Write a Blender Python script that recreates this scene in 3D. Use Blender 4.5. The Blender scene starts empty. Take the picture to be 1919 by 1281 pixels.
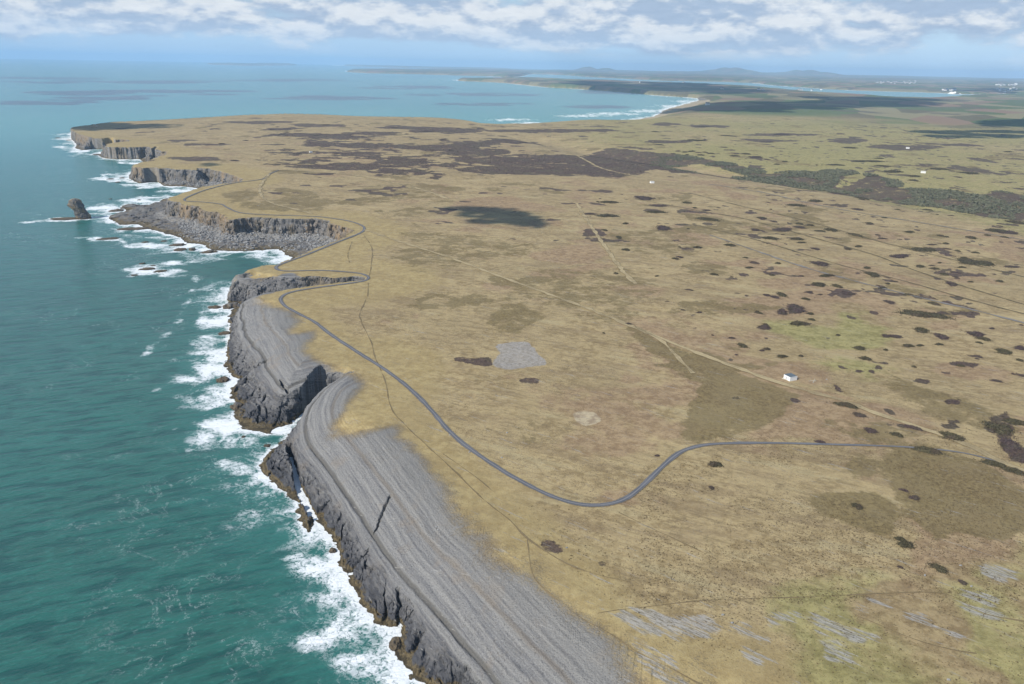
import bpy, bmesh, math, random
import numpy as np
from mathutils import Vector, Matrix
rad = math.radians
random.seed(7)
RNG = np.random.default_rng(11)
S = bpy.context.scene

# ------------------------------------------------------------------ camera
CAM_H = 300.0
FPX, PITCH, ROLL = 1493.0, rad(19.2), rad(1.16)
c_f = np.array([0, math.cos(PITCH), -math.sin(PITCH)])
_r0 = np.array([1.0, 0, 0]); _u0 = np.array([0, math.sin(PITCH), math.cos(PITCH)])
c_r = math.cos(ROLL) * _r0 + math.sin(ROLL) * _u0
c_u = -math.sin(ROLL) * _r0 + math.cos(ROLL) * _u0
cam_d = bpy.data.cameras.new('camera')
cam = bpy.data.objects.new('camera', cam_d)
S.collection.objects.link(cam)
cam_d.sensor_width = 36.0
cam_d.lens = 36.0 * FPX / 1919.0
cam_d.clip_start = 1.0
cam_d.clip_end = 300000.0
M = Matrix((c_r, c_u, -c_f)).transposed().to_4x4()
M.translation = Vector((0, 0, CAM_H))
cam.matrix_world = M
S.camera = cam

# ------------------------------------------------------------------ light
SUN_EL, SUN_AZ = rad(38), math.atan2(-0.80, -0.60)      # azimuth measured from +Y towards +X
SUND = np.array([math.sin(SUN_AZ) * math.cos(SUN_EL), math.cos(SUN_AZ) * math.cos(SUN_EL), math.sin(SUN_EL)])
sl = bpy.data.lights.new('sun', 'SUN'); sl.energy = 4.7; sl.angle = rad(0.5); sl.color = (1.0, 0.95, 0.87)
so = bpy.data.objects.new('sun', sl); S.collection.objects.link(so)
so.rotation_euler = Vector(SUND).to_track_quat('Z', 'Y').to_euler()
S.view_settings.view_transform = 'Standard'
S.view_settings.look = 'None'
S.view_settings.exposure = 0.26
S.view_settings.gamma = 1.0
S.cycles.volume_bounces = 2
S.cycles.max_bounces = 5
S.cycles.transparent_max_bounces = 8
S.cycles.use_denoising = True


class NT:
    """small helper round a node tree"""
    def __init__(s, tree):
        s.t = tree; s.n = tree.nodes; s.l = tree.links; s.n.clear()
    def new(s, typ, **kw):
        o = s.n.new(typ)
        for k, v in kw.items(): setattr(o, k, v)
        return o
    def put(s, sock, v):
        if isinstance(v, bpy.types.NodeSocket): s.l.new(v, sock)
        elif v is not None:
            try: sock.default_value = v
            except Exception: sock.default_value = (*v, 1.0)
    def math(s, op, a, b=None, c=None, clamp=False):
        m = s.new('ShaderNodeMath', operation=op); m.use_clamp = clamp
        s.put(m.inputs[0], a)
        if b is not None: s.put(m.inputs[1], b)
        if c is not None: s.put(m.inputs[2], c)
        return m.outputs[0]
    def mix(s, f, a, b, mode='MIX'):
        m = s.new('ShaderNodeMix', data_type='RGBA', blend_type=mode)
        s.put(m.inputs[0], f)
        for i, v in ((6, a), (7, b)):
            if isinstance(v, bpy.types.NodeSocket): s.l.new(v, m.inputs[i])
            else: m.inputs[i].default_value = (*v, 1.0)
        return m.outputs[2]
    def ss(s, v, lo, hi, a=0.0, b=1.0):
        m = s.new('ShaderNodeMapRange', interpolation_type='SMOOTHSTEP')
        s.put(m.inputs[0], v); s.put(m.inputs[1], lo); s.put(m.inputs[2], hi); s.put(m.inputs[3], a); s.put(m.inputs[4], b)
        return m.outputs[0]
    def noise(s, vec, scale, detail=3.0, rough=0.55, dist=0.0, dims='3D', ty='FBM'):
        n = s.new('ShaderNodeTexNoise', noise_dimensions=dims)
        try: n.noise_type = ty
        except Exception: pass
        s.put(n.inputs['Vector'], vec); n.inputs['Scale'].default_value = scale
        n.inputs['Detail'].default_value = detail; n.inputs['Roughness'].default_value = rough
        n.inputs['Distortion'].default_value = dist
        return n.outputs[0]
    def vmul(s, v, k):
        m = s.new('ShaderNodeVectorMath', operation='MULTIPLY'); s.put(m.inputs[0], v); m.inputs[1].default_value = k
        return m.outputs[0]
    def rot(s, v, ang):
        m = s.new('ShaderNodeVectorRotate', rotation_type='Z_AXIS'); s.put(m.inputs['Vector'], v); m.inputs['Angle'].default_value = ang
        return m.outputs[0]
    def attr(s, name):
        a = s.new('ShaderNodeAttribute'); a.attribute_name = name
        return a
    def comb(s, x, y, z):
        m = s.new('ShaderNodeCombineXYZ'); s.put(m.inputs[0], x); s.put(m.inputs[1], y); s.put(m.inputs[2], z)
        return m.outputs[0]
    def sep(s, v):
        m = s.new('ShaderNodeSeparateXYZ'); s.put(m.inputs[0], v); return m.outputs
    def sepc(s, v):
        m = s.new('ShaderNodeSeparateColor'); s.put(m.inputs[0], v); return m.outputs
    def bump(s, h, dist, strength=1.0):
        b = s.new('ShaderNodeBump'); s.put(b.inputs['Height'], h); b.inputs['Distance'].default_value = dist
        b.inputs['Strength'].default_value = strength
        return b.outputs[0]


# ------------------------------------------------------------------ world: sky with cumulus
W = bpy.data.worlds.new('World'); S.world = W; W.use_nodes = True
n = NT(W.node_tree)
sky = n.new('ShaderNodeTexSky', sky_type='NISHITA'); sky.sun_disc = False
sky.sun_elevation = SUN_EL; sky.sun_rotation = SUN_AZ; sky.air_density = 1.0; sky.dust_density = 0.4; sky.ozone_density = 1.5
tc = n.new('ShaderNodeTexCoord').outputs['Generated']
x, y, z = n.sep(tc)[:3]
az = n.math('ARCTAN2', x, y)
zz = n.math('MAXIMUM', z, 0.0)
lift = n.math('POWER', zz, 0.88)
v1 = n.comb(n.math('MULTIPLY', az, 12.0), n.math('MULTIPLY', lift, 23.0), 3.7)
v2 = n.comb(n.math('MULTIPLY', az, 12.0), n.math('ADD', n.math('MULTIPLY', lift, 23.0), 0.28), 3.7)
na = n.noise(v1, 1.0, 9, 0.57, 0.1); nb = n.noise(v2, 1.0, 9, 0.57, 0.1)
big = n.noise(n.comb(n.math('MULTIPLY', az, 3.2), n.math('MULTIPLY', lift, 14.0), 9.1), 1.0, 2, 0.5)
cover = n.ss(z, 0.008, 0.038, -0.08, 0.21)
cover = n.math('ADD', cover, n.ss(az, -0.5, 0.55, -0.035, 0.045))
field = n.math('ADD', n.math('ADD', na, cover), n.math('MULTIPLY', n.math('SUBTRACT', big, 0.5), 0.55))
mask = n.ss(field, 0.40, 0.62)
mask = n.math('MULTIPLY', mask, n.ss(z, 0.005, 0.018))
mask = n.math('MULTIPLY', mask, n.ss(z, 0.5, 0.15, 0.35, 1.0))
lit = n.ss(n.math('SUBTRACT', na, nb), -0.08, 0.10)
ccol = n.mix(lit, (3.7, 4.7, 6.2), (7.5, 7.8, 8.1))  # cumulus light painted in: bright tops, grey undersides
fine = n.noise(n.comb(n.math('MULTIPLY', az, 45.0), n.math('MULTIPLY', lift, 150.0), 1.0), 1.0, 4, 0.55)
ccol = n.mix(n.ss(fine, 0.3, 0.75), n.mix(1.0, ccol, (0.90, 0.91, 0.93), 'MULTIPLY'), ccol)
ccol = n.mix(n.ss(z, 0.02, 0.05), n.mix(0.35, ccol, (4.2, 5.9, 8.0)), ccol)
skyb = n.mix(n.ss(z, 0.0, 0.12), n.mix(0.75, sky.outputs[0], (3.3, 5.9, 9.3)), n.mix(0.2, sky.outputs[0], (2.1, 4.3, 7.9)))
col = n.mix(n.math('MULTIPLY', mask, 0.92), skyb, ccol)
col = n.mix(n.ss(z, 0.12, 0.6, 0, 0.55), col, (0.9, 1.9, 3.9))
bg = n.new('ShaderNodeBackground'); n.l.new(col, bg.inputs[0]); bg.inputs[1].default_value = 0.095
out = n.new('ShaderNodeOutputWorld'); n.l.new(bg.outputs[0], out.inputs[0])


# ------------------------------------------------------------------ maths helpers
def un(px, py, z=0.0):
    """the point at height z that the photograph shows at (px, py)"""
    d = c_f * FPX + c_r * (px - 959.5) + c_u * (640.5 - py)
    t = (CAM_H - z) / -d[2]
    return d[0] * t, d[1] * t

def sstep(v, lo, hi):
    t = np.clip((v - lo) / (hi - lo), 0, 1); return t * t * (3 - 2 * t)

def _h(ix, iy, iz, seed):
    h = (ix.astype(np.uint32) * np.uint32(374761393) + iy.astype(np.uint32) * np.uint32(668265263)
         + iz.astype(np.uint32) * np.uint32(2147483647) + np.uint32(seed * 144665 + 101)) & np.uint32(0xffffffff)
    h = (h ^ (h >> np.uint32(13))) * np.uint32(1274126177)
    h = h ^ (h >> np.uint32(16))
    return (h & np.uint32(0xffff)).astype(np.float32) * np.float32(1 / 32767.5) - np.float32(1)

def vn(x, y, seed=0):
    fx = np.floor(x); fy = np.floor(y); ix = fx.astype(np.int64); iy = fy.astype(np.int64); iz = np.zeros_like(ix)
    tx = (x - fx).astype(np.float32); ty = (y - fy).astype(np.float32)
    tx = tx * tx * (3 - 2 * tx); ty = ty * ty * (3 - 2 * ty)
    a = _h(ix, iy, iz, seed); b = _h(ix + 1, iy, iz, seed); c = _h(ix, iy + 1, iz, seed); d = _h(ix + 1, iy + 1, iz, seed)
    return (a * (1 - tx) + b * tx) * (1 - ty) + (c * (1 - tx) + d * tx) * ty

def vn3(x, y, z, seed=0):
    fx = np.floor(x); fy = np.floor(y); fz = np.floor(z)
    ix = fx.astype(np.int64); iy = fy.astype(np.int64); iz = fz.astype(np.int64)
    tx = x - fx; ty = y - fy; tz = z - fz
    tx = tx * tx * (3 - 2 * tx); ty = ty * ty * (3 - 2 * ty); tz = tz * tz * (3 - 2 * tz)
    def pl(k):
        a = _h(ix, iy, iz + k, seed); b = _h(ix + 1, iy, iz + k, seed); c = _h(ix, iy + 1, iz + k, seed); d = _h(ix + 1, iy + 1, iz + k, seed)
        return (a * (1 - tx) + b * tx) * (1 - ty) + (c * (1 - tx) + d * tx) * ty
    return pl(0) * (1 - tz) + pl(1) * tz

def fbm(x, y, sc, oc=3, seed=0):
    r = 0; a = 1.0; t = 0
    for o in range(oc):
        r = r + a * vn(x / sc, y / sc, seed + o * 17); t += a; a *= 0.5; sc *= 0.5
    return r / t

def smooth_poly(pts, closed=True, n=4):
    """Catmull-Rom; pts rows (x, y, attributes...)"""
    p = np.array(pts, float); m = len(p); out = []
    rng = range(m) if closed else range(m - 1)
    for i in rng:
        a, b, c, d = (p[(i + k) % m] for k in (-1, 0, 1, 2)) if closed else (p[max(i - 1, 0)], p[i], p[i + 1], p[min(i + 2, m - 1)])
        for k in range(n):
            t = k / n
            q = 0.5 * ((2 * b) + (-a + c) * t + (2 * a - 5 * b + 4 * c - d) * t * t + (-a + 3 * b - 3 * c + d) * t ** 3)
            q[2:] = b[2:] * (1 - t) + c[2:] * t
            out.append(q)
    if not closed: out.append(p[-1])
    return np.array(out)

def to_segs(loops, closed=True):
    A = []; B = []
    for lp in loops:
        if closed: A.append(lp); B.append(np.roll(lp, -1, axis=0))
        else: A.append(lp[:-1]); B.append(lp[1:])
    return np.vstack(A), np.vstack(B)

def sdist(X, Y, segs, signed=True, chunk=3000):
    """signed distance (positive inside) and the attributes interpolated at the nearest point"""
    A, B = segs; na_ = A.shape[1] - 2; N = len(X)
    D = np.empty(N); AT = np.empty((N, na_))
    dAB = B[:, :2] - A[:, :2]; L2 = (dAB ** 2).sum(1) + 1e-9
    for s in range(0, N, chunk):
        x = X[s:s + chunk]; y = Y[s:s + chunk]
        cx = 0.5 * (x.min() + x.max()); cy = 0.5 * (y.min() + y.max())
        R = np.hypot(x - cx, y - cy).max()
        t = np.clip(((cx - A[:, 0]) * dAB[:, 0] + (cy - A[:, 1]) * dAB[:, 1]) / L2, 0, 1)
        dc = np.hypot(A[:, 0] + t * dAB[:, 0] - cx, A[:, 1] + t * dAB[:, 1] - cy)
        md = dc.min(); k = np.nonzero(dc <= md + 2 * R + 1e-6)[0]
        if len(k) * len(x) > 3e6 and len(x) > 64:
            parts = [sdist(x[j:j + 256], y[j:j + 256], segs, signed, 256) for j in range(0, len(x), 256)]
            D[s:s + chunk] = np.concatenate([q[0] for q in parts]); AT[s:s + chunk] = np.concatenate([q[1] for q in parts]); continue
        ax = A[k, 0]; ay = A[k, 1]; bx = dAB[k, 0]; by = dAB[k, 1]; l2 = L2[k]
        tt = np.clip(((x[:, None] - ax) * bx + (y[:, None] - ay) * by) / l2, 0, 1)
        d2 = (ax + tt * bx - x[:, None]) ** 2 + (ay + tt * by - y[:, None]) ** 2
        j = d2.argmin(1); ar = np.arange(len(x)); tj = tt[ar, j][:, None]
        D[s:s + chunk] = np.sqrt(d2[ar, j]); AT[s:s + chunk] = A[k[j], 2:] * (1 - tj) + B[k[j], 2:] * tj
        if signed:
            def inside(xx, yy):
                c = np.zeros(len(xx), bool)
                ylo = yy.min(); yhi = yy.max()
                kk = np.nonzero((np.minimum(A[:, 1], B[:, 1]) <= yhi) & (np.maximum(A[:, 1], B[:, 1]) > ylo))[0]
                if len(kk) == 0: return c
                a0 = A[kk, 0]; a1 = A[kk, 1]; b0 = B[kk, 0]; b1 = B[kk, 1]
                cr = ((a1 > yy[:, None]) != (b1 > yy[:, None]))
                xi = (b0 - a0) * (yy[:, None] - a1) / np.where(b1 == a1, 1e-9, b1 - a1) + a0
                return (np.count_nonzero(cr & (xx[:, None] < xi), axis=1) % 2) == 1
            if md > R:
                sg = 1.0 if inside(np.array([cx]), np.array([cy]))[0] else -1.0
                D[s:s + chunk] *= sg
            else:
                D[s:s + chunk] *= np.where(inside(x, y), 1.0, -1.0)
    return D, AT

def poly_mask(X, Y, pts, z=36, soft=6.0, seed=0, rag=0.6):
    """0..1 mask of a traced patch with a ragged edge"""
    p = np.array([un(a, b, z) for a, b in pts])
    mx = soft * 2
    bb = (X > p[:, 0].min() - mx) & (X < p[:, 0].max() + mx) & (Y > p[:, 1].min() - mx) & (Y < p[:, 1].max() + mx)
    out = np.zeros(len(X), np.float32); k = np.nonzero(bb)[0]
    if len(k) == 0: return out
    d, _ = sdist(X[k], Y[k], to_segs([np.hstack([smooth_poly(p, True, 3), ])]), True)
    d = d + soft * rag * 1.6 * fbm(X[k], Y[k], soft * 2.2, 3, seed)
    out[k] = sstep(d, -soft * 0.5, soft * 0.5)
    return out


# ------------------------------------------------------------------ the coast, traced and placed at its heights
# waterline: (px, py, height of the traced point)
WL = [(1200, 1560, 0), (1010, 1420, 0), (900, 1330, 0), (800, 1281, 0), (765, 1262, 0), (738, 1215, 0), (748, 1180, 0), (700, 1165, 0), (668, 1112, 0),
      (642, 1062, 0), (622, 1005, 0), (600, 985, 0), (591, 978, 0), (582, 998, 0), (568, 988, 0), (557, 960, 0), (552, 936, 0), (518, 912, 0), (487, 880, 0), (499, 852, 0),
      (536, 822, 0), (558, 812, 0), (580, 800, 0), (606, 778, 0), (620, 756, 0), (604, 752, 0), (576, 770, 0), (548, 792, 0), (520, 800, 0), (508, 811, 0), (480, 808, 0), (456, 804, 0),
      (444, 790, 0), (438, 772, 0), (452, 760, 0), (432, 745, 0), (438, 722, 0), (452, 712, 0), (436, 706, 0), (424, 690, 0), (425, 655, 0), (431, 622, 0),
      (430, 592, 0), (440, 578, 0), (458, 566, 5), (500, 551, 30), (560, 534, 36), (610, 526, 36), (612, 521, 36), (560, 523, 36), (500, 533, 32), (462, 550, 18),
      (444, 562, 4), (425, 566, 0), (430, 548, 0), (428, 532, 8), (440, 518, 30), (462, 501, 38), (500, 491, 40), (530, 484, 40), (546, 487, 0), (535, 476, 0), (522, 467, 0), (490, 469, 0), (457, 470, 0),
      (425, 470, 0), (395, 467, 0), (375, 457, 0), (350, 455, 0), (340, 447, 0), (312, 437, 0), (275, 428, 0), (258, 420, 0), (225, 421, 0),
      (214, 414, 0), (203, 407, 0), (216, 403, 0), (237, 397, 0), (229, 386, 0), (250, 382, 0), (275, 385, 0), (297, 378, 0), (308, 371, 0), (325, 366, 8), (352, 358, 20),
      (372, 356, 0), (360, 351, 0), (340, 349, 0), (307, 348, 0), (298, 341, 0), (280, 341, 0), (261, 343, 0), (250, 338, 0), (242, 332, 0), (246, 322, 0), (256, 313, 10), (275, 305, 20),
      (297, 296, 0), (281, 303, 0), (268, 303, 0), (261, 298, 0), (243, 298, 0), (222, 298, 0), (196, 296, 0), (186, 291, 0), (195, 283, 4), (215, 274, 20), (212, 277, 0),
      (195, 279, 0), (174, 279, 0), (155, 281, 0), (141, 277, 0), (144, 271, 0), (139, 264, 0), (134, 257, 0), (133, 248, 2), (140, 238, 22), (172, 231, 34), (210, 226, 36), (254, 224, 36), (316, 221, 36),
      (413, 215, 38), (470, 211, 40), (540, 208.5, 42), (600, 210, 40), (670, 214, 38), (800, 216, 38), (870, 221, 36), (925, 231, 30), (940, 237, 4),
      (962, 238, 0), (1000, 236, 0), (1030, 231, 0), (1060, 229, 0), (1130, 228, 0), (1190, 224, 0), (1225, 217, 0), (1240, 208, 0), (1262, 200, 0), (1290, 193, 0), (1307, 187, 0), (1304, 183.5, 0),
      (1270, 181, 0), (1220, 177.5, 0), (1170, 173, 0), (1120, 169, 0), (1070, 165.5, 0), (1030, 163.5, 0), (1000, 160.5, 0), (965, 157, 0), (940, 154.5, 0), (900, 152.5, 0), (860, 151, 0), (868, 149, 0),
      (940, 148, 0), (1010, 149, 0), (1100, 152, 0), (1250, 157, 0), (1400, 163, 0), (1460, 168, 0), (1510, 173, 0), (1560, 177, 0), (1625, 180, 0),
      (1690, 184.5, 0), (1740, 186, 0), (1780, 183, 0), (1815, 179.5, 0), (1870, 178.5, 0), (1905, 178, 0), (1900, 176, 0), (1850, 176, 0), (1794, 176, 0), (1756, 173.5, 0), (1691, 171.5, 0),
      (1625, 169.8, 0), (1560, 167, 0), (1500, 163, 0), (1450, 159.5, 0), (1400, 154.5, 0), (1300, 151.5, 0), (1240, 150.5, 0), (1150, 146, 0), (1100, 143.5, 0), (1060, 140.5, 0), (1000, 138.5, 0), (975, 143, 0),
      (950, 144.5, 0), (920, 142.5, 0), (850, 140.5, 0), (780, 138.5, 0), (700, 137, 0), (650, 134.2, 0), (665, 132.2, 0), (720, 131.5, 0), (800, 131.5, 0), (870, 131.5, 0)]
WCLOSE = [(3000, 48000), (6000, 58000), (48000, 58000), (60000, 20000), (9000, -2000), (900, -900), (300, -60)]
# cliff edge: (px, py, height, width of the rise inland, width of the face seaward)
EL = [(1330, 1560, 14, 75, 60), (1100, 1480, 14, 75, 60), (950, 1330, 14, 70, 60), (870, 1240, 14, 65, 60), (790, 1145, 14, 62, 60), (740, 1090, 15, 62, 60), (700, 1035, 15, 60, 60),
      (640, 940, 16, 58, 60), (592, 872, 17, 55, 60), (566, 838, 18, 50, 50), (560, 812, 19, 45, 30), (564, 785, 21, 40, 14), (580, 755, 24, 35, 9), (606, 728, 28, 25, 6), (640, 704, 32, 12, 5),
      (638, 698, 33, 8, 5), (608, 702, 31, 15, 6), (582, 716, 28, 25, 7), (560, 726, 25, 30, 8), (542, 735, 22, 35, 14), (523, 737, 20, 40, 40), (505, 716, 20, 45, 60), (490, 693, 21, 45, 60), (486, 680, 21, 45, 40), (480, 668, 21, 45, 50),
      (464, 650, 20, 45, 60), (452, 630, 19, 50, 60), (446, 600, 19, 50, 60), (446, 582, 21, 45, 40), (456, 567, 27, 35, 20), (500, 548, 35, 10, 9), (560, 539, 36, 6, 7), (620, 531, 36, 4, 7), (676, 524, 36, 4, 7), (684, 520, 36, 4, 7),
      (664, 518.5, 36, 4, 6), (631, 519.5, 36, 4, 7), (590, 518, 36, 4, 7), (552, 518, 36, 4, 12), (520, 519.5, 34, 10, 30), (480, 522, 31, 14, 40), (452, 524, 28, 16, 40), (437, 528, 25, 14, 40), (437, 521, 28, 12, 20), (450, 513, 34, 8, 16),
      (470, 504, 36, 4, 14), (512, 494, 36, 4, 14), (556, 480, 36, 4, 14), (583, 467, 36, 4, 14), (604, 459, 36, 4, 14), (632, 450, 36, 4, 12), (652, 437, 36, 4, 8), (662, 431.5, 36, 4, 6), (647, 425, 36, 3, 7), (632, 421, 36, 3, 7), (626, 420, 36, 3, 8),
      (616, 414, 36, 3, 8), (602, 411, 36, 3, 9), (588, 409, 36, 3, 11), (560, 409.5, 36, 3, 11), (525, 409.5, 36, 3, 10), (500, 407, 36, 3, 8), (475, 407, 36, 3, 9), (450, 408.5, 36, 3, 9), (428, 411, 36, 3, 10), (418, 403, 36, 3, 6), (407, 397, 36, 3, 6), (392, 396.5, 36, 3, 8),
      (380, 393, 36, 3, 7), (373, 386, 36, 3, 7), (357, 385, 36, 3, 9), (343, 383, 36, 3, 7), (333, 378.5, 36, 3, 8), (322, 377, 36, 3, 14), (313, 373.5, 36, 4, 8), (320, 369, 36, 4, 7), (350, 359, 36, 4, 7), (380, 350, 36, 4, 8),
      (412, 345, 36, 4, 8), (440, 341, 36, 3, 6), (456, 337, 36, 3, 6), (443, 331, 36, 3, 7), (431, 326, 36, 3, 8), (414, 322, 36, 3, 9), (396, 317, 36, 3, 10), (375, 314, 36, 3, 14), (366, 320, 34, 3, 22), (352, 317, 36, 3, 14), (335, 317, 36, 3, 12), (310, 315, 36, 3, 12),
      (285, 316, 36, 3, 12), (272, 316, 36, 3, 14), (260, 312.5, 36, 3, 14), (251, 314, 34, 5, 18), (253, 308, 35, 4, 16), (278, 300, 36, 3, 14), (307, 290, 36, 3, 10), (312, 285, 36, 3, 10), (300, 282, 36, 3, 16), (284, 278, 36, 3, 16), (278, 275, 36, 3, 10), (258, 275, 36, 3, 14),
      (238, 277, 36, 3, 14), (219, 275, 36, 3, 14), (206, 276, 36, 3, 16), (199, 273, 36, 3, 16), (212, 267, 36, 3, 12), (243, 263, 36, 3, 10), (232, 261, 36, 3, 12), (213, 261, 36, 3, 14), (196, 264.5, 36, 3, 18), (176, 266, 34, 3, 24), (164, 262, 36, 3, 22), (170, 257, 37, 3, 20), (152, 252, 36, 3, 20),
      (140, 247, 36, 3, 18), (134, 240, 36, 4, 18), (140, 237, 38, 4, 18), (174, 232.5, 40, 5, 20), (210, 228, 40, 5, 20), (254, 226, 40, 5, 20), (316, 223, 40, 5, 20), (413, 217.5, 41, 5, 20), (470, 214, 42, 5, 20), (540, 211.5, 43, 5, 20), (600, 213, 42, 5, 20),
      (670, 217, 40, 5, 20), (800, 219, 39, 5, 20), (866, 224, 36, 20, 20), (915, 233, 30, 60, 20), (944, 240, 9, 90, 40),
      (975, 240.5, 4, 120, 60), (1060, 231, 4, 250, 60), (1130, 230, 4, 300, 60), (1190, 227, 4, 300, 60), (1232, 219, 4, 300, 60), (1262, 208, 4, 300, 80), (1300, 197, 5, 300, 90), (1322, 189, 6, 260, 60), (1310, 182, 20, 120, 60), ]
_W = [un(a, b, z_) for a, b, z_ in WL] + WCLOSE
wl_loop = smooth_poly(np.array(_W[:-len(WCLOSE)]), False, 3)
wl_loop = np.vstack([wl_loop, np.array(WCLOSE)])
i0 = next(i for i, p in enumerate(WL) if p[0] == 1270 and p[1] == 181)
farE = [(*un(a, b, z_), 2.0, 80.0 if k < 21 else 160.0, 10.0) for k, (a, b, z_) in enumerate(WL[i0:])]
_E = [(*un(a, b, z_), z_, w_, c_) for a, b, z_, w_, c_ in EL] + farE
e_loop = smooth_poly(np.array(_E), False, 3)
e_loop = np.vstack([e_loop, np.array([(*p, 2.0, 160.0, 10.0) for p in WCLOSE])])
# far islands
def isl(pts): return np.array([un(a, b, 0) for a, b in pts])
ISL = [isl([(385, 120.2), (420, 121.5), (470, 122.6), (520, 122.3), (560, 122), (540, 120.3), (470, 119.6), (400, 118.9)]),
       isl([(622, 121.8), (680, 124.4), (760, 127), (900, 129), (960, 129.5), (900, 127.4), (760, 124.6), (680, 122.6)])]
WSEG = to_segs([np.array(wl_loop)] + ISL)
ESEG = to_segs([e_loop] + [np.hstack([q, np.tile([2.0, 150.0, 10.0], (len(q), 1))]) for q in ISL])

# cracks and fissures cut into the rock (px, py, height), width, depth
CRACKS = [([(704, 1000, 17), (716, 975, 19), (724, 960, 20), (733, 944, 22)], 0.8, 4),
          ([(690, 1030, 14), (674, 1045, 10), (656, 1068, 3)], 1.5, 7),
          ([(541, 824, 16), (548, 846, 15), (553, 868, 13), (558, 890, 12), (566, 915, 7), (578, 945, 4), (588, 974, 1)], 3.0, 16),
          ([(498, 676, 23), (489, 683, 20), (478, 690, 16), (462, 702, 7), (448, 716, 1)], 3.2, 13),
          ([(526, 712, 24), (532, 724, 23), (540, 738, 20)], 1.4, 6),
          ([(500, 742, 14), (488, 765, 8), (482, 790, 3)], 1.3, 5), ([(516, 850, 12), (508, 872, 7), (500, 895, 1)], 0.9, 4),
          ([(746, 1105, 13), (752, 1140, 8), (748, 1180, 1)], 1.3, 5), ([(870, 1250, 13), (850, 1265, 8), (830, 1281, 4)], 1.6, 6),
          ([(660, 698, 35), (648, 702, 33), (634, 708, 30)], 2.0, 6), ([(452, 545, 22), (447, 556, 10)], 1.6, 6)]
CR = [(to_segs([np.array([un(*p) for p in pts])], False), w_, d_) for pts, w_, d_ in CRACKS]

ROAD = [(2010, 912), (1960, 897), (1919, 884), (1880, 868), (1800, 848), (1700, 838), (1560, 833), (1420, 830), (1340, 832), (1300, 838), (1270, 850), (1240, 875), (1210, 905), (1180, 930), (1150, 943), (1110, 947),
        (1070, 942), (1020, 924), (960, 893), (900, 855), (860, 825), (830, 795), (800, 760), (760, 722), (720, 692), (670, 660), (620, 627), (590, 604), (560, 588), (535, 574), (526, 563),
        (530, 554), (548, 547), (580, 541), (640, 533), (680, 527), (691, 521), (680, 514), (650, 510), (600, 507), (540, 508), (522, 506), (518, 499), (540, 490), (580, 475), (630, 454), (670, 438),
        (682, 430), (678, 422), (650, 413), (600, 406), (560, 404), (500, 402), (450, 398), (425, 388), (413, 382), (380, 378.5), (350, 377), (346, 373), (360, 366), (387, 356), (433, 344), (480, 337.5), (495, 334), (504, 327), (523, 319)]
TRACKS = [([(684, 430), (760, 455), (850, 485), (970, 530), (1080, 570), (1200, 618), (1290, 655), (1380, 689), (1440, 711), (1500, 729), (1570, 748), (1650, 778), (1720, 800), (1800, 828), (1860, 858), (1925, 884)], 4.0, 'pale'),
          ([(1080, 380), (1112, 430), (1140, 470), (1165, 505), (1192, 532)], 4.5, 'pale'),
          ([(504, 327), (490, 345), (487, 358), (495, 372), (516, 382), (545, 389), (585, 400)], 5.0, 'pale'),
          ([(523, 319), (590, 322), (660, 328), (743, 343), (793, 355), (840, 372)], 5.0, 'pale'),
          ([(1330, 343), (1420, 357), (1505, 376), (1589, 393), (1700, 412), (1810, 430), (1940, 452)], 4.0, 'grey'),
          ([(1330, 440), (1400, 464), (1503, 499), (1589, 523), (1725, 558), (1830, 583), (1940, 612)], 4.0, 'grey'),
          ([(1190, 372), (1300, 392), (1400, 410), (1535, 448), (1640, 478), (1697, 500), (1800, 535), (1940, 578)], 2.4, 'dark'),
          ([(1290, 360), (1400, 387), (1508, 412), (1640, 450), (1760, 480), (1940, 525)], 2.4, 'dark'),
          ([(1300, 420), (1420, 450), (1560, 492), (1700, 528), (1820, 563), (1940, 595)], 2.4, 'dark'),
          ([(1060, 276), (1100, 300), (1130, 315), (1200, 330)], 6.0, 'pale'),
          ([(1190, 612), (1240, 640), (1275, 675), (1300, 700)], 3.0, 'pale')]
PATHS = [[(690, 530), (688, 555), (675, 585), (676, 600), (695, 640), (703, 670), (722, 715), (733, 765), (760, 797), (800, 835), (850, 880), (900, 930), (950, 970), (988, 1008), (1050, 1050), (1110, 1075), (1180, 1090)],
         [(988, 1008), (992, 1045), (1003, 1084), (1050, 1125), (1100, 1160), (1140, 1182), (1200, 1222), (1260, 1250), (1340, 1290)],
         [(660, 452), (652, 475), (655, 492)], [(682, 440), (697, 465), (695, 500), (691, 520)],
         [(1160, 960), (1210, 985), (1260, 1008), (1330, 1042)],
         [(1120, 1148), (1280, 1129), (1400, 1122), (1500, 1118), (1650, 1112), (1770, 1112), (1840, 1148), (1930, 1166)],
         [(830, 850), (880, 885), (930, 925)], [(1100, 640), (1180, 650), (1240, 672)],
         [(1600, 1150), (1680, 1185), (1760, 1212), (1830, 1225)]]
def wpts(pts, n=6, z=36): return smooth_poly(np.array([un(a, b, z) for a, b in pts]), False, n)
ROADW = wpts(ROAD); TRACKW = [wpts(t[0]) for t in TRACKS]; PATHW = [wpts(t, 8) for t in PATHS]
RSEG = to_segs([ROADW], False)
LINESEG = to_segs([ROADW] + TRACKW, False)
VALLEY = to_segs([np.array([un(a, b, 24) for a, b in [(1000, 262), (1060, 275), (1120, 288), (1250, 305), (1400, 331), (1500, 345), (1600, 358), (1740, 385), (1900, 402), (2100, 430)]])], False)
HILLS = [(1100, 200, 0.55), (1135, 150, 0.5), (1368, 330, 1.0), (1420, 150, 1.6), (1450, 120, 1.2), (1506, 270, 0.9), (1560, 90, 1.5), (1300, 90, 1.5), (1240, 60, 2.0)]
HILLW = []
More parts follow.
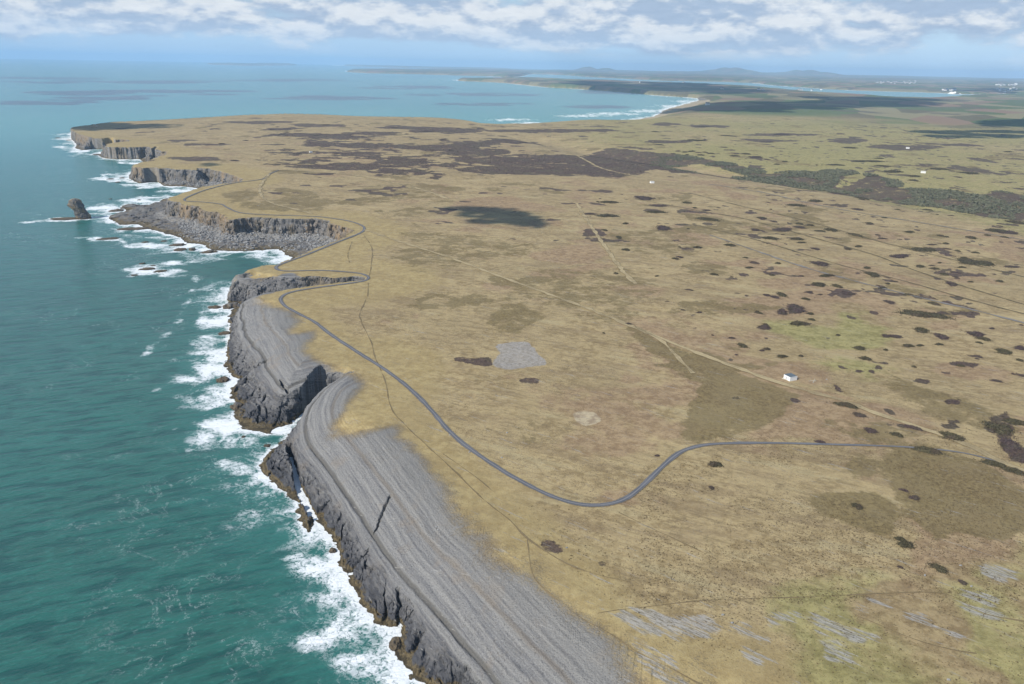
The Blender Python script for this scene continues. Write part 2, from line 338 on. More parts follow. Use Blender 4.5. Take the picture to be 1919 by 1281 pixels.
for a, hh, ww in HILLS:
    q = np.array(un(a, 140, 0)); q = q / np.hypot(*q) * 47000; HILLW.append((q[0], q[1], hh * (0.9 if ww < 1.1 else 0.35), ww * 520))


def fields(x, y, lite=False):
    """terrain height and the distances it is made from"""
    x = np.asarray(x, float); y = np.asarray(y, float)
    r = np.hypot(x, y)
    a1 = sstep(r, 9000, 2500) * (0.45 + 2.1 * sstep(r, 650, 1000)); a2 = sstep(r, 2500, 7000) * 26
    far = r > 5000
    wx = x + a1 * fbm(x, y, 17, 3, 5) + a2 * fbm(x, y, 260, 3, 6)
    wy = y + a1 * fbm(x, y, 17, 3, 8) + a2 * fbm(x, y, 260, 3, 9)
    hf = sstep(r, 5000, 2500)
    dW, _ = sdist(wx + hf * (2.2 * vn(x / 5.5, y / 5.5, 35) + 1.0 * vn(x / 1.8, y / 1.8, 36)), wy + hf * (2.2 * vn(x / 5.5, y / 5.5, 37) + 1.0 * vn(x / 1.8, y / 1.8, 38)), WSEG)
    fl = sstep(r, 850, 1100) * hf * (1 + 0.9 * sstep(r, 1600, 2400))
    dE, at = sdist(wx + a1 * 0.7 * vn(x / 6.5, y / 6.5, 31) + fl * 3.2 * vn(x / 13, y / 13, 41), wy + a1 * 0.7 * vn(x / 6.5, y / 6.5, 33) + fl * 3.2 * vn(x / 13, y / 13, 43), ESEG)
    zE, wE, cE = at[:, 0], at[:, 1], at[:, 2]
    dv, _ = sdist(x, y, VALLEY, False)
    dr, _ = sdist(x, y, LINESEG, False)
    quiet = sstep(dr, 4, 14)
    P = 36 + 2.0 * fbm(x, y, 420, 2, 1) * sstep(r, 500, 1500) + quiet * (0.5 * fbm(x, y, 38, 2, 2) * sstep(dE, 4, 30) + 0.16 * fbm(x, y, 6, 2, 3))
    P = P + 5 * np.exp(-((x + 700) / 700) ** 2 - ((y - 3900) / 450) ** 2)
    P = P - 15 * np.exp(-(dv / 90.0) ** 2) - 5 * np.exp(-(dv / 260.0) ** 2)
    P = P + sstep(r, 2600, 6000) * 7 * fbm(x, y, 600, 3, 21) + sstep(r, 4500, 9000) * (14 + 26 * fbm(x, y, 2300, 3, 22))
    P = P + sstep(r, 16000, 30000) * 18 + sstep(r, 24000, 50000) * (18 + 34 * fbm(x, y, 5200, 3, 23))
    P = P - sstep(r, 6000, 8500) * sstep(r, 17000, 14000) * 24 * sstep(x / y, 0.12, 0.2)
    P = np.where(r > 5000, np.maximum(P, 12), P)
    for hx, hy, hh, hw in HILLW: P = P + hh * np.exp(-((x - hx) ** 2) / (2 * hw * hw) - ((y - hy) / 4200) ** 2)
    di = np.maximum(dE, 0); do = np.maximum(-dE, 0); dw = np.maximum(dW, 0)
    t = np.clip(di / np.maximum(wE, 1), 0, 1)
    slab = sstep(zE, 33, 28) * sstep(r, 1400, 1100)
    hin = zE + (P - zE) * np.sin(t * math.pi / 2)
    hin = hin - slab * 1.3 * np.exp(-((di - 5.0) / 1.3) ** 2) * sstep(di, 0.3, 2)
    s = di * 0.33 + 0.5 * fbm(x, y, 60, 2, 40) + 0.8 * vn(di / 4.0, di * 0, 44)
    hin = hin + slab * sstep(t, 1, 0.7) * 0.55 * ((s % 1.0) - 0.5) * (0.6 + 0.5 * vn(x / 15, y / 15, 46))
    ce = np.minimum(cE * (1 + 0.35 * vn(x / 11, y / 11, 51)), do + dw + 0.01)
    tt = do / np.maximum(ce, 0.3)
    hc = zE * (1 - np.clip(tt, 0, 3) ** 1.15)
    sl2 = sstep(zE, 33, 26)
    hc = hc + sl2 * 1.2 * (((do * 0.30 + 0.5 * fbm(x, y, 12, 2, 41)) % 1.0) - 0.5) * sstep(do, 0, 1.5) * sstep(dw, 0.5, 4)
    stp = np.where(r < 900, 2.6, 3.8)
    q_ = hc / stp + x * 0.022 + y * 0.012 + 0.5 * fbm(x, y, 30, 2, 47); fq = q_ - np.floor(q_)
    hc = np.where((hc > 0) & (do > 0.2), hc + 0.8 * stp * (sstep(fq, 0.5, 0.95) - fq) * sstep(do, 0.2, 1.5), hc)
    cl_ = np.abs(vn(x / 13, y / 13, 48)); cl2_ = np.abs(vn(x / 6 + 30, y / 6, 49))
    hc = hc - (5.0 * sstep(cl_, 0.13, 0.03) + 1.6 * sstep(cl2_, 0.16, 0.04)) * sstep(tt, 0.08, 0.45)
    wide = sstep(do + dw - cE, 8, 30)
    ridge = 1 - np.abs(fbm(x * 0.8 + y * 0.6, (y * 0.8 - x * 0.6) * 3.0, 26, 4, 61)) * 2.2
    hp = np.minimum(0.14 * dw + 0.15, 3.8 + 0.012 * dw) + sstep(dw, 1, 14) * (2.6 * np.maximum(ridge, -0.3) - 0.6 + 0.9 * fbm(x, y, 7, 3, 62)) * np.where(wide > 0.1, 1, 0.6)
    hs = wide * (10.5 - 0.33 * np.maximum(do - ce * 0.7, 0)) * (1 + 0.3 * vn(x / 23, y / 23, 63)) + 0.9 * fbm(x, y, 5, 2, 64)
    hs = np.where(wide > 0.02, hs, -5)
    hout = np.maximum(np.maximum(hc, np.minimum(hp, 0.5 * dw + 0.1)), np.minimum(hs, dw * 0.5))
    sand = sstep(y, 4200, 4600) * sstep(zE, 12, 8)
    hout = hout * (1 - sand) + sand * np.minimum(0.03 * dw + 0.1, zE)
    h = np.where(dE > 0, hin, hout)
    for sg, w_, d_ in CR:
        k = np.nonzero((np.abs(x - sg[0][0, 0]) < 90) & (np.abs(y - sg[0][0, 1]) < 90))[0]
        if len(k):
            dd, _ = sdist(x[k] + 0.7 * vn(x[k] / 2.2, y[k] / 2.2, 71), y[k], sg, False)
            h[k] = np.where(dW[k] > 0.4, np.maximum(h[k] - d_ * sstep(dd, w_ * 1.15, w_ * 0.55), -1.0), h[k])
    h = np.where(dW < 0, np.maximum(-1.0 + dW * 1.2, -9), h)
    if lite: return h
    return h, dW, dE, zE, wE, di, do, dr, dv, quiet, slab, wide, ce, sand

def ground_z(x, y):
    return fields(np.atleast_1d(x), np.atleast_1d(y), True)


# ------------------------------------------------------------------ patches of the ground cover, traced
OLIVE = [[(1175, 608), (1270, 648), (1400, 698), (1505, 742), (1478, 770), (1420, 800), (1330, 826), (1288, 815), (1268, 768), (1300, 720), (1268, 680), (1200, 650)],
         [(1700, 850), (1760, 845), (1850, 880), (1919, 940), (1905, 1010), (1830, 1020), (1760, 1042), (1700, 1000), (1640, 955), (1655, 890)],
         [(1560, 865), (1600, 850), (1650, 870), (1640, 900), (1590, 905)], [(1560, 950), (1620, 930), (1680, 950), (1670, 1000), (1610, 985)],
         [(1560, 1010), (1600, 985), (1650, 1000), (1640, 1030), (1580, 1020)], [(1630, 1040), (1660, 1038), (1675, 1060), (1645, 1062)],
         [(500, 352), (560, 350), (650, 372), (658, 384), (560, 392), (505, 383)], [(460, 350), (486, 352), (486, 380), (500, 392), (470, 390), (420, 378)],
         [(500, 318), (560, 316), (640, 324), (600, 330), (520, 326)],
         [(720, 440), (850, 425), (960, 450), (1050, 470), (960, 492), (850, 500), (770, 470)], [(700, 470), (790, 478), (860, 500), (820, 505), (730, 490)],
         [(960, 520), (1080, 505), (1185, 505), (1200, 535), (1100, 575), (1040, 555), (980, 545)], [(880, 560), (960, 545), (990, 575), (930, 590)],
         [(640, 398), (740, 378), (850, 372), (820, 395), (720, 412)], [(640, 340), (760, 350), (840, 366), (780, 376), (680, 366)],
         [(1210, 470), (1110, 440), (1180, 425), (1240, 440), (1260, 462)], [(1080, 590), (1150, 560), (1190, 560), (1160, 600)],
         [(1600, 700), (1700, 690), (1760, 720), (1860, 790), (1800, 795), (1720, 775), (1640, 730)], [(1560, 685), (1680, 680), (1660, 700), (1600, 712)],
         [(1640, 800), (1750, 830), (1860, 860), (1800, 842), (1700, 838), (1600, 820)]]
BRACK = [[(1500, 760), (1560, 752), (1600, 770), (1590, 800), (1500, 812), (1430, 815), (1460, 785)], [(1370, 568), (1440, 545), (1560, 540), (1640, 560), (1620, 590), (1500, 590), (1420, 600)],
         [(1880, 890), (1930, 900), (1940, 1080), (1900, 1060), (1870, 1000), (1890, 950)], [(1880, 1075), (1940, 1085), (1940, 1150), (1890, 1120)], [(1640, 760), (1740, 780), (1800, 800), (1740, 800), (1660, 780)],
         [(870, 378), (960, 365), (1010, 385), (900, 395)], [(790, 345), (860, 342), (850, 358), (800, 356)], [(1085, 455), (1130, 450), (1145, 478), (1070, 490), (1000, 480)],
         [(1040, 505), (1110, 495), (1100, 508), (1030, 515)], [(930, 530), (975, 525), (965, 540), (920, 540)], [(1270, 420), (1350, 450), (1300, 460), (1240, 440)], [(1400, 520), (1490, 515), (1500, 535), (1430, 540)],
         [(1255, 625), (1330, 635), (1320, 648), (1260, 640)], [(1190, 535), (1260, 540), (1240, 552), (1200, 550)], [(1740, 605), (1800, 600), (1820, 618), (1760, 620)], [(1400, 610), (1430, 600), (1450, 620), (1420, 640)],
         [(1430, 690), (1500, 680), (1520, 700), (1460, 700)], [(1450, 745), (1530, 735), (1560, 748), (1480, 756)]]
GREENP = [[(1465, 605), (1520, 615), (1560, 600), (1590, 570), (1620, 575), (1665, 605), (1640, 640), (1560, 650), (1480, 640)], [(1540, 680), (1600, 670), (1680, 690), (1640, 712), (1580, 695)]]
SLABG = [(430, 545), (500, 556), (497, 562), (512, 575), (525, 584), (550, 603), (552, 628), (587, 625), (594, 637), (581, 653), (600, 675), (631, 687), (666, 697), (687, 725), (662, 747), (647, 775), (650, 797), (709, 800),
         (750, 800), (766, 825), (800, 856), (819, 884), (842, 921), (861, 960), (916, 1007), (944, 1054), (1000, 1081), (1041, 1117), (1088, 1173), (1118, 1208), (1165, 1262), (1210, 1330), (1330, 1500), (1300, 1600), (700, 1600), (300, 900), (300, 560)]
HEADA = [(430, 520), (500, 519), (548, 517.5), (552, 540), (480, 560), (420, 575)]
PAVE = [[(1170, 1150), (1230, 1150), (1290, 1155), (1325, 1145), (1335, 1190), (1300, 1200), (1250, 1190), (1200, 1180)], [(1380, 1170), (1430, 1195), (1420, 1202), (1375, 1180)], [(1415, 1150), (1480, 1142), (1495, 1165), (1450, 1178), (1430, 1165)],
        [(1530, 1150), (1560, 1155), (1640, 1185), (1655, 1205), (1560, 1190), (1528, 1180)], [(1535, 1195), (1580, 1215), (1590, 1235), (1545, 1225)], [(1585, 1132), (1640, 1148), (1650, 1152), (1600, 1142)],
        [(1625, 1125), (1650, 1128), (1720, 1158), (1795, 1190), (1780, 1190), (1700, 1160)], [(1768, 1118), (1800, 1130), (1840, 1142), (1875, 1155), (1820, 1150)], [(1805, 1112), (1860, 1125), (1850, 1135), (1810, 1122)],
        [(1845, 1065), (1880, 1058), (1905, 1072), (1880, 1084), (1850, 1078)], [(1345, 1212), (1385, 1225), (1350, 1222)], [(1180, 1200), (1260, 1230), (1300, 1281), (1240, 1270)], [(1400, 1215), (1440, 1225), (1420, 1240)], [(1830, 1202), (1850, 1205), (1840, 1210)]]
PAD = [(932, 645), (985, 640), (997, 650), (1006, 664), (1020, 672), (1022, 684), (985, 688), (950, 692), (925, 683), (935, 660)]
LIGHTH = [(600, 250), (760, 258), (900, 262), (960, 268), (1040, 282), (1100, 285), (1330, 310), (1400, 322), (1240, 322), (1150, 335), (1040, 330), (960, 325), (860, 330), (760, 330), (600, 322), (520, 310), (480, 290)]
HNEAR = [(860, 680), (890, 660), (925, 665), (920, 690), (880, 692)]
def ell(lst, w=1.0):
    out = []
    for cx_, cy_, rx_, ry_ in lst: out.append([(cx_ + rx_ * math.cos(a), cy_ + ry_ * math.sin(a)) for a in np.linspace(0, 2 * math.pi, 10)[:-1]])
    return out
DARKH = [(840, 245, 80, 5), (700, 250, 60, 4), (820, 277, 80, 6), (900, 285, 80, 6), (640, 312, 90, 7), (960, 300, 100, 8), (1000, 318, 140, 10), (1060, 292, 50, 6), (890, 268, 50, 5), (760, 240, 60, 3), (590, 236, 50, 3), (520, 242, 40, 3),
         (560, 252, 60, 4), (960, 262, 60, 5), (1180, 300, 110, 9), (1130, 318, 60, 7), (360, 297, 50, 5), (880, 678, 34, 11), (1050, 1030, 26, 13), (1130, 1059, 13, 7), (990, 712, 20, 5), (1880, 800, 30, 30), (1905, 840, 25, 20), (480, 230, 70, 2.5), (1000, 245, 90, 3),
         (1095, 245, 60, 3), (1330, 236, 40, 3), (1470, 252, 70, 3), (1240, 265, 50, 3), (380, 270, 40, 3), (330, 262, 30, 2), (1590, 262, 30, 6), (1700, 275, 70, 5)]
VALB = [(0, 150), (100, 135), (250, 150), (400, 165), (560, 190), (700, 215), (800, 240), (930, 240), (1100, 235), (1180, 240), (1080, 290), (1180, 280), (1240, 255), (1370, 280), (1400, 310), (1520, 320), (1620, 330), (1650, 350), (1800, 330),
        (1919, 345), (2050, 350), (2050, 425), (1780, 420), (1740, 405), (1600, 380), (1450, 360), (1330, 345), (1180, 325), (1060, 300), (930, 285), (640, 245), (350, 225), (200, 250), (0, 260)]
VALB = [(1100 + a / 2.343, 220 + b / 2.343) for a, b in VALB]
GAP = [(1100 + a / 2.343, 220 + b / 2.343) for a, b in [(330, 200), (480, 195), (600, 215), (710, 240), (560, 235), (420, 222)]]

def cover(x, y, F):
    h, dW, dE, zE, wE, di, do, dr, dv, quiet, slab, wide, ce, sand = F
    r = np.hypot(x, y); N = len(x)
    def many(ps, soft, z=36, seed=0, rag=0.6):
        m = np.zeros(N, np.float32)
        for i, p in enumerate(ps): m = np.maximum(m, poly_mask(x, y, p, z, soft, seed + i, rag))
        return m
    rock = (dE < 0.6).astype(np.float32) * (1 - sand)
    sm = poly_mask(x, y, SLABG, 33, 34, 3, 0.35) * sstep(r, 1100, 900)
    sm = np.maximum(sm, poly_mask(x, y, HEADA, 33, 10, 4, 0.7))
    sm2 = np.clip(poly_mask(x, y, [(820, 884), (916, 1007), (1041, 1117), (1162, 1208), (1250, 1200), (1340, 1260), (1360, 1400), (1100, 1400), (900, 1200)], 35, 30, 5, 0.8), 0, 1) * 0.16
    rock = np.maximum(np.maximum(rock, np.clip(sm * 1.15 - 0.15, 0, 1)), sm2)
    far = sstep(r, 2500, 4500)
    nfar = fbm(x, y, 700, 4, 80)
    olive = np.maximum(np.maximum(many(OLIVE[:4], 30, seed=100, rag=0.45), np.maximum(0.62 * many(OLIVE[4:9] + OLIVE[17:], 44, seed=104, rag=0.8), 0.52 * many(OLIVE[9:17], 60, seed=120, rag=1.2))), 0.62 * sstep(fbm(x, y, 90, 5, 81), 0.16, 0.46) * sstep(dE, 60, 140) * (0.45 + 0.55 * sstep(r, 480, 700)))
    heath = np.maximum(0.72 * many(ell([e_ for e_ in DARKH if e_[1] < 600]), 30, seed=140, rag=1.3), 0.70 * many(ell([e_ for e_ in DARKH if e_[1] >= 600]), 9, seed=150, rag=0.8))
    zone = poly_mask(x, y, LIGHTH, 36, 80, 7, 0.7)
    cl = fbm(x * 0.9, y, 60, 4, 83); cl2 = fbm(x, y, 24, 3, 84); cl3 = fbm(x * 0.8, y, 130, 4, 86)
    heath = np.maximum(heath, zone * 0.78 * sstep(cl3 + 0.5 * cl2 + 0.3 * cl, -0.08, 0.22))
    heath = np.maximum(heath, sstep(fbm(x, y, 190, 5, 87), 0.30, 0.50) * sstep(r, 2300, 2800) * sstep(x, 0, 400) * 0.75)
    heath = np.maximum(heath, sstep(cl + 0.15 * cl2, 0.38, 0.52) * sstep(dE, 80, 200) * sstep(r, 1050, 1400) * 0.9)
    heath = np.maximum(heath, sstep(cl2 + 0.3 * cl, 0.36, 0.56) * sstep(x / np.maximum(y, 1), 0.12, 0.35) * sstep(r, 560, 700) * 0.8)
    vb = np.maximum(0, poly_mask(x, y, VALB, 30, 14, 9, 0.8) - poly_mask(x, y, GAP, 30, 10, 10))
    green = many(GREENP, 32, seed=170, rag=0.8)
    green = np.maximum(green, 0.75 * poly_mask(x, y, [(1500, 1130), (1700, 1060), (1919, 1090), (2100, 1100), (2100, 1500), (1500, 1500), (1560, 1230)], 36, 50, 12, 0.9))
    north = sstep(r, 1750, 2300) * sstep(x / np.maximum(y, 1), 0.02, 0.16)
    bv = np.interp(x / np.maximum(y, 1), [-1, 0.05, 0.3, 0.5, 0.7, 2], [3300, 2900, 2250, 1800, 1500, 1500])
    beyond = sstep(r - bv, -50, 150)
    green = np.maximum(green, beyond * (0.60 + 0.4 * nfar) * sstep(x, -100, 500))
    fields_ = vn(np.floor(x / 520) * 1.7, np.floor(y / 700 + 0.3 * np.sin(x / 900)) * 1.3, 88)
    farm = sstep(r + 500 * nfar, 4700, 5600) * np.where(y > 7600, sstep(dE, -5, 10), sstep(dE, 10, 120))
    brack = many(BRACK, 34, seed=190, rag=0.9)
    brack = np.maximum(brack, (0.6 + 0.25 * sstep(x / np.maximum(y, 1), 0.05, 0.2)) * sstep(fbm(x, y, 70, 5, 85), 0.12, 0.42) * sstep(dE, 90, 160) * (1 - beyond))
    heath = np.where(r > 9000, sstep(nfar + 0.5 * fbm(x, y, 1800, 3, 90), 0.0, 0.25) * 0.75, heath)
    heath = np.maximum(heath, 0.8 * sstep(y, 8000, 8700) * sstep(x, 3800, 2600) * sstep(r, 16500, 15000))
    heath = heath * (1 - 0.92 * poly_mask(x, y, GAP, 30, 10, 10)) * (1 - sand)
    heath = np.maximum(heath, vb * 0.72)
    pale = many(PAVE, 6.5, seed=210, rag=0.8)
    pale = np.maximum(pale, wide * (dE < 0) * sstep(h, 2.8, 4.5) * sstep(do, ce * 0.8, ce * 1.1) * sstep(do, 40, 18) * 0.8 * (1 - sand))
    pale = np.maximum(pale, 0.8 * poly_mask(x, y, [(1080, 775), (1115, 772), (1125, 790), (1095, 797)], 36, 4, 231) * 0)
    orange = sstep(fbm(x, y, 60, 2, 95), 0.0, 0.4) * (dE < 1) * sstep(h, 6, 16) * sstep(r, 1000, 1200)
    lawn = sstep(dE, 130, 60) * (1 - far) * (1 - sm)
    lawn = np.maximum(lawn, 0.9 * sstep(dr, 9, 5) * 0.5)
    dune = sstep(y, 4300, 5000) * sstep(dE, 900, 200) * sstep(x, -100, 300) * sstep(r, 9500, 8000)
    return (rock, olive, heath, green), (brack, pale, orange, lawn), (sm, np.maximum(sand * sstep(dE, 60, 5) * sstep(y, 9300, 8700), poly_mask(x, y, [(1082, 776), (1114, 773), (1124, 788), (1098, 797)], 36, 9, 231)), poly_mask(x, y, PAD, 36, 5.0, 230, 0.3), farm)


# ------------------------------------------------------------------ mesh helpers
def link(o, parent=None):
    S.collection.objects.link(o)
    if parent: o.parent = parent
    return o

def raw_mesh(name, co, quads, mat=None, smooth=True, tris=None):
    me = bpy.data.meshes.new(name)
    co = np.asarray(co, np.float32)
    quads = np.asarray(quads, np.int32).reshape(-1, 4) if quads is not None else np.zeros((0, 4), np.int32)
    tris = np.asarray(tris, np.int32).reshape(-1, 3) if tris is not None else np.zeros((0, 3), np.int32)
    me.vertices.add(len(co)); me.vertices.foreach_set('co', co.ravel())
    nl = quads.size + tris.size; me.loops.add(nl)
    me.loops.foreach_set('vertex_index', np.concatenate([quads.ravel(), tris.ravel()]))
    npol = len(quads) + len(tris); me.polygons.add(npol)
    ls = np.concatenate([np.arange(len(quads)) * 4, quads.size + np.arange(len(tris)) * 3]).astype(np.int32)
    me.polygons.foreach_set('loop_start', ls)
    me.polygons.foreach_set('use_smooth', np.full(npol, smooth))
    me.update(calc_edges=True)
    if mat: me.materials.append(mat)
    return me

def fattr(me, name, v):
    v = np.asarray(v, np.float32)
    if v.ndim == 1:
        a = me.attributes.new(name, 'FLOAT', 'POINT'); a.data.foreach_set('value', v)
    else:
        a = me.attributes.new(name, 'FLOAT_COLOR', 'POINT'); a.data.foreach_set('color', v.ravel())

def tag(o, label=None, cat=None, group=None, kind=None):
    if label: o['label'] = label
    if cat: o['category'] = cat
    if group: o['group'] = group
    if kind: o['kind'] = kind
    return o

def new_mat(name):
    m = bpy.data.materials.new(name); m.use_nodes = True
    return m, NT(m.node_tree)

def finish(nt, col, rough=0.9, normal=None, spec=0.2, metallic=0.0):
    b = nt.new('ShaderNodeBsdfPrincipled')
    nt.put(b.inputs['Base Color'], col if isinstance(col, bpy.types.NodeSocket) else (*col, 1))
    nt.put(b.inputs['Roughness'], rough); nt.put(b.inputs['Specular IOR Level'], spec); b.inputs['Metallic'].default_value = metallic
    if normal is not None: nt.l.new(normal, b.inputs['Normal'])
    o = nt.new('ShaderNodeOutputMaterial'); nt.l.new(b.outputs[0], o.inputs[0])
    return b


# ------------------------------------------------------------------ ground material
def rock_color(n, pos, s, z):
    """banded grey limestone: s runs across the beds"""
    wob = n.math('ADD', n.math('MULTIPLY', n.math('SUBTRACT', n.noise(pos, 0.03, 3), 0.5), 5.0), n.math('MULTIPLY', n.math('SUBTRACT', n.noise(pos, 0.35, 3), 0.5), 1.6))
    sv = n.math('ADD', s, wob)
    b1 = n.noise(n.comb(n.math('MULTIPLY', sv, 0.42), n.math('MULTIPLY', n.sep(pos)[1], 0.02), 0.0), 1.0, 5, 0.72)
    b2 = n.noise(n.comb(n.math('MULTIPLY', sv, 0.16), 5.0, 0.0), 1.0, 2, 0.5)
    blk = n.noise(pos, 0.9, 5, 0.65)
    base = n.mix(n.ss(b2, 0.35, 0.68), (0.135, 0.135, 0.138), (0.235, 0.230, 0.218))
    base = n.mix(n.ss(b1, 0.42, 0.60, 0.0, 0.45), base, (0.300, 0.292, 0.275))
    lines = n.ss(b1, 0.40, 0.33)
    base = n.mix(n.math('MULTIPLY', lines, n.ss(n.noise(pos, 0.03, 4), 0.4, 0.6, 0.08, 0.6)), base, (0.060, 0.060, 0.062))
    base = n.mix(n.ss(blk, 0.42, 0.32, 0, 0.75), base, (0.060, 0.060, 0.063))
    base = n.mix(n.ss(blk, 0.56, 0.66, 0, 0.5), base, (0.33, 0.325, 0.31))
    jt_ = n.noise(n.comb(n.math('MULTIPLY', sv, 0.9), n.math('MULTIPLY', n.sep(pos)[1], 0.35), n.math('MULTIPLY', n.sep(pos)[0], 0.35)), 1.0, 5, 0.75)
    base = n.mix(n.ss(jt_, 0.43, 0.34, 0, 0.5), base, (0.075, 0.075, 0.078))
    base = n.mix(n.ss(n.noise(pos, 0.055, 4, 0.6), 0.55, 0.72, 0, 0.30), base, (0.25, 0.20, 0.145))
    return base, b1, blk

gm, n = new_mat('ground')
geo = n.new('ShaderNodeNewGeometry'); pos = geo.outputs['Position']
nz = n.sep(geo.outputs['Normal'])[2]; px_, py_, pz_ = n.sep(pos)[:3]
A = n.attr('coverA'); B = n.attr('coverB'); C = n.attr('coverC')
a_r, a_o, a_h = n.sepc(A.outputs['Color'])[:3]; a_g = A.outputs['Alpha']
b_b, b_p, b_o = n.sepc(B.outputs['Color'])[:3]; b_l = B.outputs['Alpha']
c_sm, c_sand, c_dune = n.sepc(C.outputs['Color'])[:3]
dEa = n.attr('edge').outputs['Fac']
flat = n.vmul(pos, (1, 1, 0.3))
n1 = n.noise(flat, 0.85, 4, 0.75)          # tussocks
n2 = n.noise(flat, 0.13, 7, 0.72)
n3 = n.noise(flat, 0.022, 8, 0.66)
n4 = n.noise(flat, 0.0045, 4, 0.55)
nst = n.noise(n.vmul(n.rot(flat, 0.5), (0.05, 0.3, 0.1)), 1.0, 4, 0.6)
def th(maskv, nz_, soft=0.16, amp=0.9):
    """break the edge of a soft mask up with noise"""
    v = n.math('ADD', maskv, n.math('MULTIPLY', n.math('SUBTRACT', nz_, 0.5), amp * 2.6))
    v = n.math('ADD', v, n.math('MULTIPLY', n.math('SUBTRACT', maskv, 0.5), 0.35))
    return n.ss(v, 0.5 - soft, 0.5 + soft)
mixn = n.noise(flat, 0.045, 10, 0.70)
n5 = n.noise(flat, 0.42, 4, 0.7)
grass = n.mix(n.ss(n2, 0.38, 0.60), (0.240, 0.178, 0.088), (0.385, 0.300, 0.158))
grass = n.mix(n.ss(n3, 0.44, 0.62, 0, 0.7), grass, (0.410, 0.322, 0.172))
grass = n.mix(n.ss(nst, 0.50, 0.64, 0, 0.50), grass, (0.185, 0.140, 0.072))
grass = n.mix(n.ss(n4, 0.42, 0.6, 0, 0.25), grass, (0.23, 0.178, 0.092))
grass = n.mix(n.ss(n5, 0.46, 0.36, 0, 0.40), grass, (0.18, 0.138, 0.085))
nsk = n.noise(n.vmul(n.rot(flat, 0.35), (0.010, 0.042, 0.1)), 1.0, 8, 0.68)
grass = n.mix(n.ss(nsk, 0.50, 0.62, 0, 0.42), grass, (0.195, 0.142, 0.082))
grass = n.mix(n.ss(nsk, 0.44, 0.36, 0, 0.45), grass, (0.385, 0.325, 0.185))
nml = n.noise(flat, 0.06, 8, 0.72)
grass = n.mix(n.ss(nml, 0.56, 0.66, 0, 0.42), grass, (0.150, 0.112, 0.058))
spk = n.ss(n1, 0.45, 0.34)
spd = n.ss(n.noise(flat, 0.012, 6, 0.66), 0.42, 0.56, 0.15, 1.0)
grass = n.mix(n.math('MULTIPLY', spk, spd), grass, (0.095, 0.070, 0.050))
lawn = n.mix(n.ss(n2, 0.36, 0.64), (0.285, 0.216, 0.098), (0.372, 0.294, 0.140))
lawn = n.mix(n.ss(n3, 0.46, 0.62, 0, 0.45), lawn, (0.235, 0.175, 0.085))
lawn = n.mix(n.ss(n5, 0.46, 0.36, 0, 0.35), lawn, (0.19, 0.145, 0.08))
lawn = n.mix(n.ss(n1, 0.40, 0.32, 0, 0.5), lawn, (0.16, 0.12, 0.065))
col = n.mix(n.math('MULTIPLY', th(b_l, n3, 0.45, 0.9), 0.85), grass, lawn)
grn = n.mix(n.ss(n2, 0.36, 0.62), (0.165, 0.165, 0.052), (0.290, 0.280, 0.105))
col = n.mix(n.math('MULTIPLY', th(a_g, mixn, 0.50, 1.1), 0.60), col, grn)
brk = n.mix(n.ss(n2, 0.38, 0.62), (0.205, 0.130, 0.078), (0.320, 0.222, 0.135))
brk = n.mix(n.ss(n5, 0.46, 0.34, 0, 0.6), brk, (0.12, 0.075, 0.055))
col = n.mix(n.math('MULTIPLY', th(b_b, mixn, 0.50, 1.2), 0.60), col, brk)
olv = n.mix(n.ss(n5, 0.36, 0.62), (0.112, 0.083, 0.037), (0.205, 0.158, 0.072))
olv = n.mix(n.ss(n3, 0.42, 0.62, 0, 0.55), olv, (0.20, 0.158, 0.080))
olv = n.mix(n.ss(n1, 0.42, 0.34, 0, 0.5), olv, (0.075, 0.060, 0.034))
col = n.mix(n.math('MULTIPLY', th(a_o, mixn, 0.16, 0.9), 0.86), col, olv)
hth = n.mix(n.ss(n5, 0.34, 0.64), (0.044, 0.030, 0.027), (0.108, 0.073, 0.062))
hth = n.mix(n.ss(n3, 0.45, 0.60, 0, 0.55), hth, (0.088, 0.080, 0.050))
col = n.mix(n.math('MULTIPLY', th(a_h, mixn, 0.13, 1.0), 0.90), col, hth)
farm = C.outputs['Alpha']
vo = n.new('ShaderNodeTexVoronoi'); vo.feature = 'F1'; n.put(vo.inputs['Vector'], n.vmul(n.rot(flat, 0.35), (0.0030, 0.0014, 0.0))); vo.inputs['Scale'].default_value = 1.0
vr = n.sepc(vo.outputs['Color'])[0]
fc_ = n.mix(n.ss(vr, 0.30, 0.32), (0.085, 0.125, 0.050), (0.240, 0.215, 0.120))
fc_ = n.mix(n.ss(vr, 0.55, 0.60), fc_, (0.115, 0.105, 0.062)); fc_ = n.mix(n.ss(vr, 0.80, 0.84), fc_, (0.235, 0.160, 0.110))
fc_ = n.mix(1.0, fc_, (0.92, 0.92, 0.94), 'MULTIPLY')
fc_ = n.mix(n.ss(n.noise(flat, 0.0011, 5, 0.65), 0.54, 0.64), fc_, (0.085, 0.080, 0.062))
col = n.mix(n.math('MULTIPLY', farm, 0.9), col, fc_)
snd = n.mix(n.ss(n2, 0.4, 0.6), (0.27, 0.21, 0.14), (0.42, 0.35, 0.23))
col = n.mix(th(c_sand, n3, 0.2, 0.3), col, snd)
stv = n.noise(n.vmul(n.rot(flat, 0.66), (0.035, 0.42, 1.0)), 1.0, 6, 0.72)
lime = n.mix(n.ss(n.noise(n.vmul(n.rot(flat, 0.66), (0.20, 1.1, 1.0)), 1.0, 4, 0.7), 0.36, 0.58), (0.15, 0.14, 0.115), (0.345, 0.335, 0.315))
pl = th(n.math('MULTIPLY', b_p, 0.68), n.math('ADD', n.math('MULTIPLY', stv, 0.9), n.math('MULTIPLY', n1, 0.1)), 0.20, 2.0)
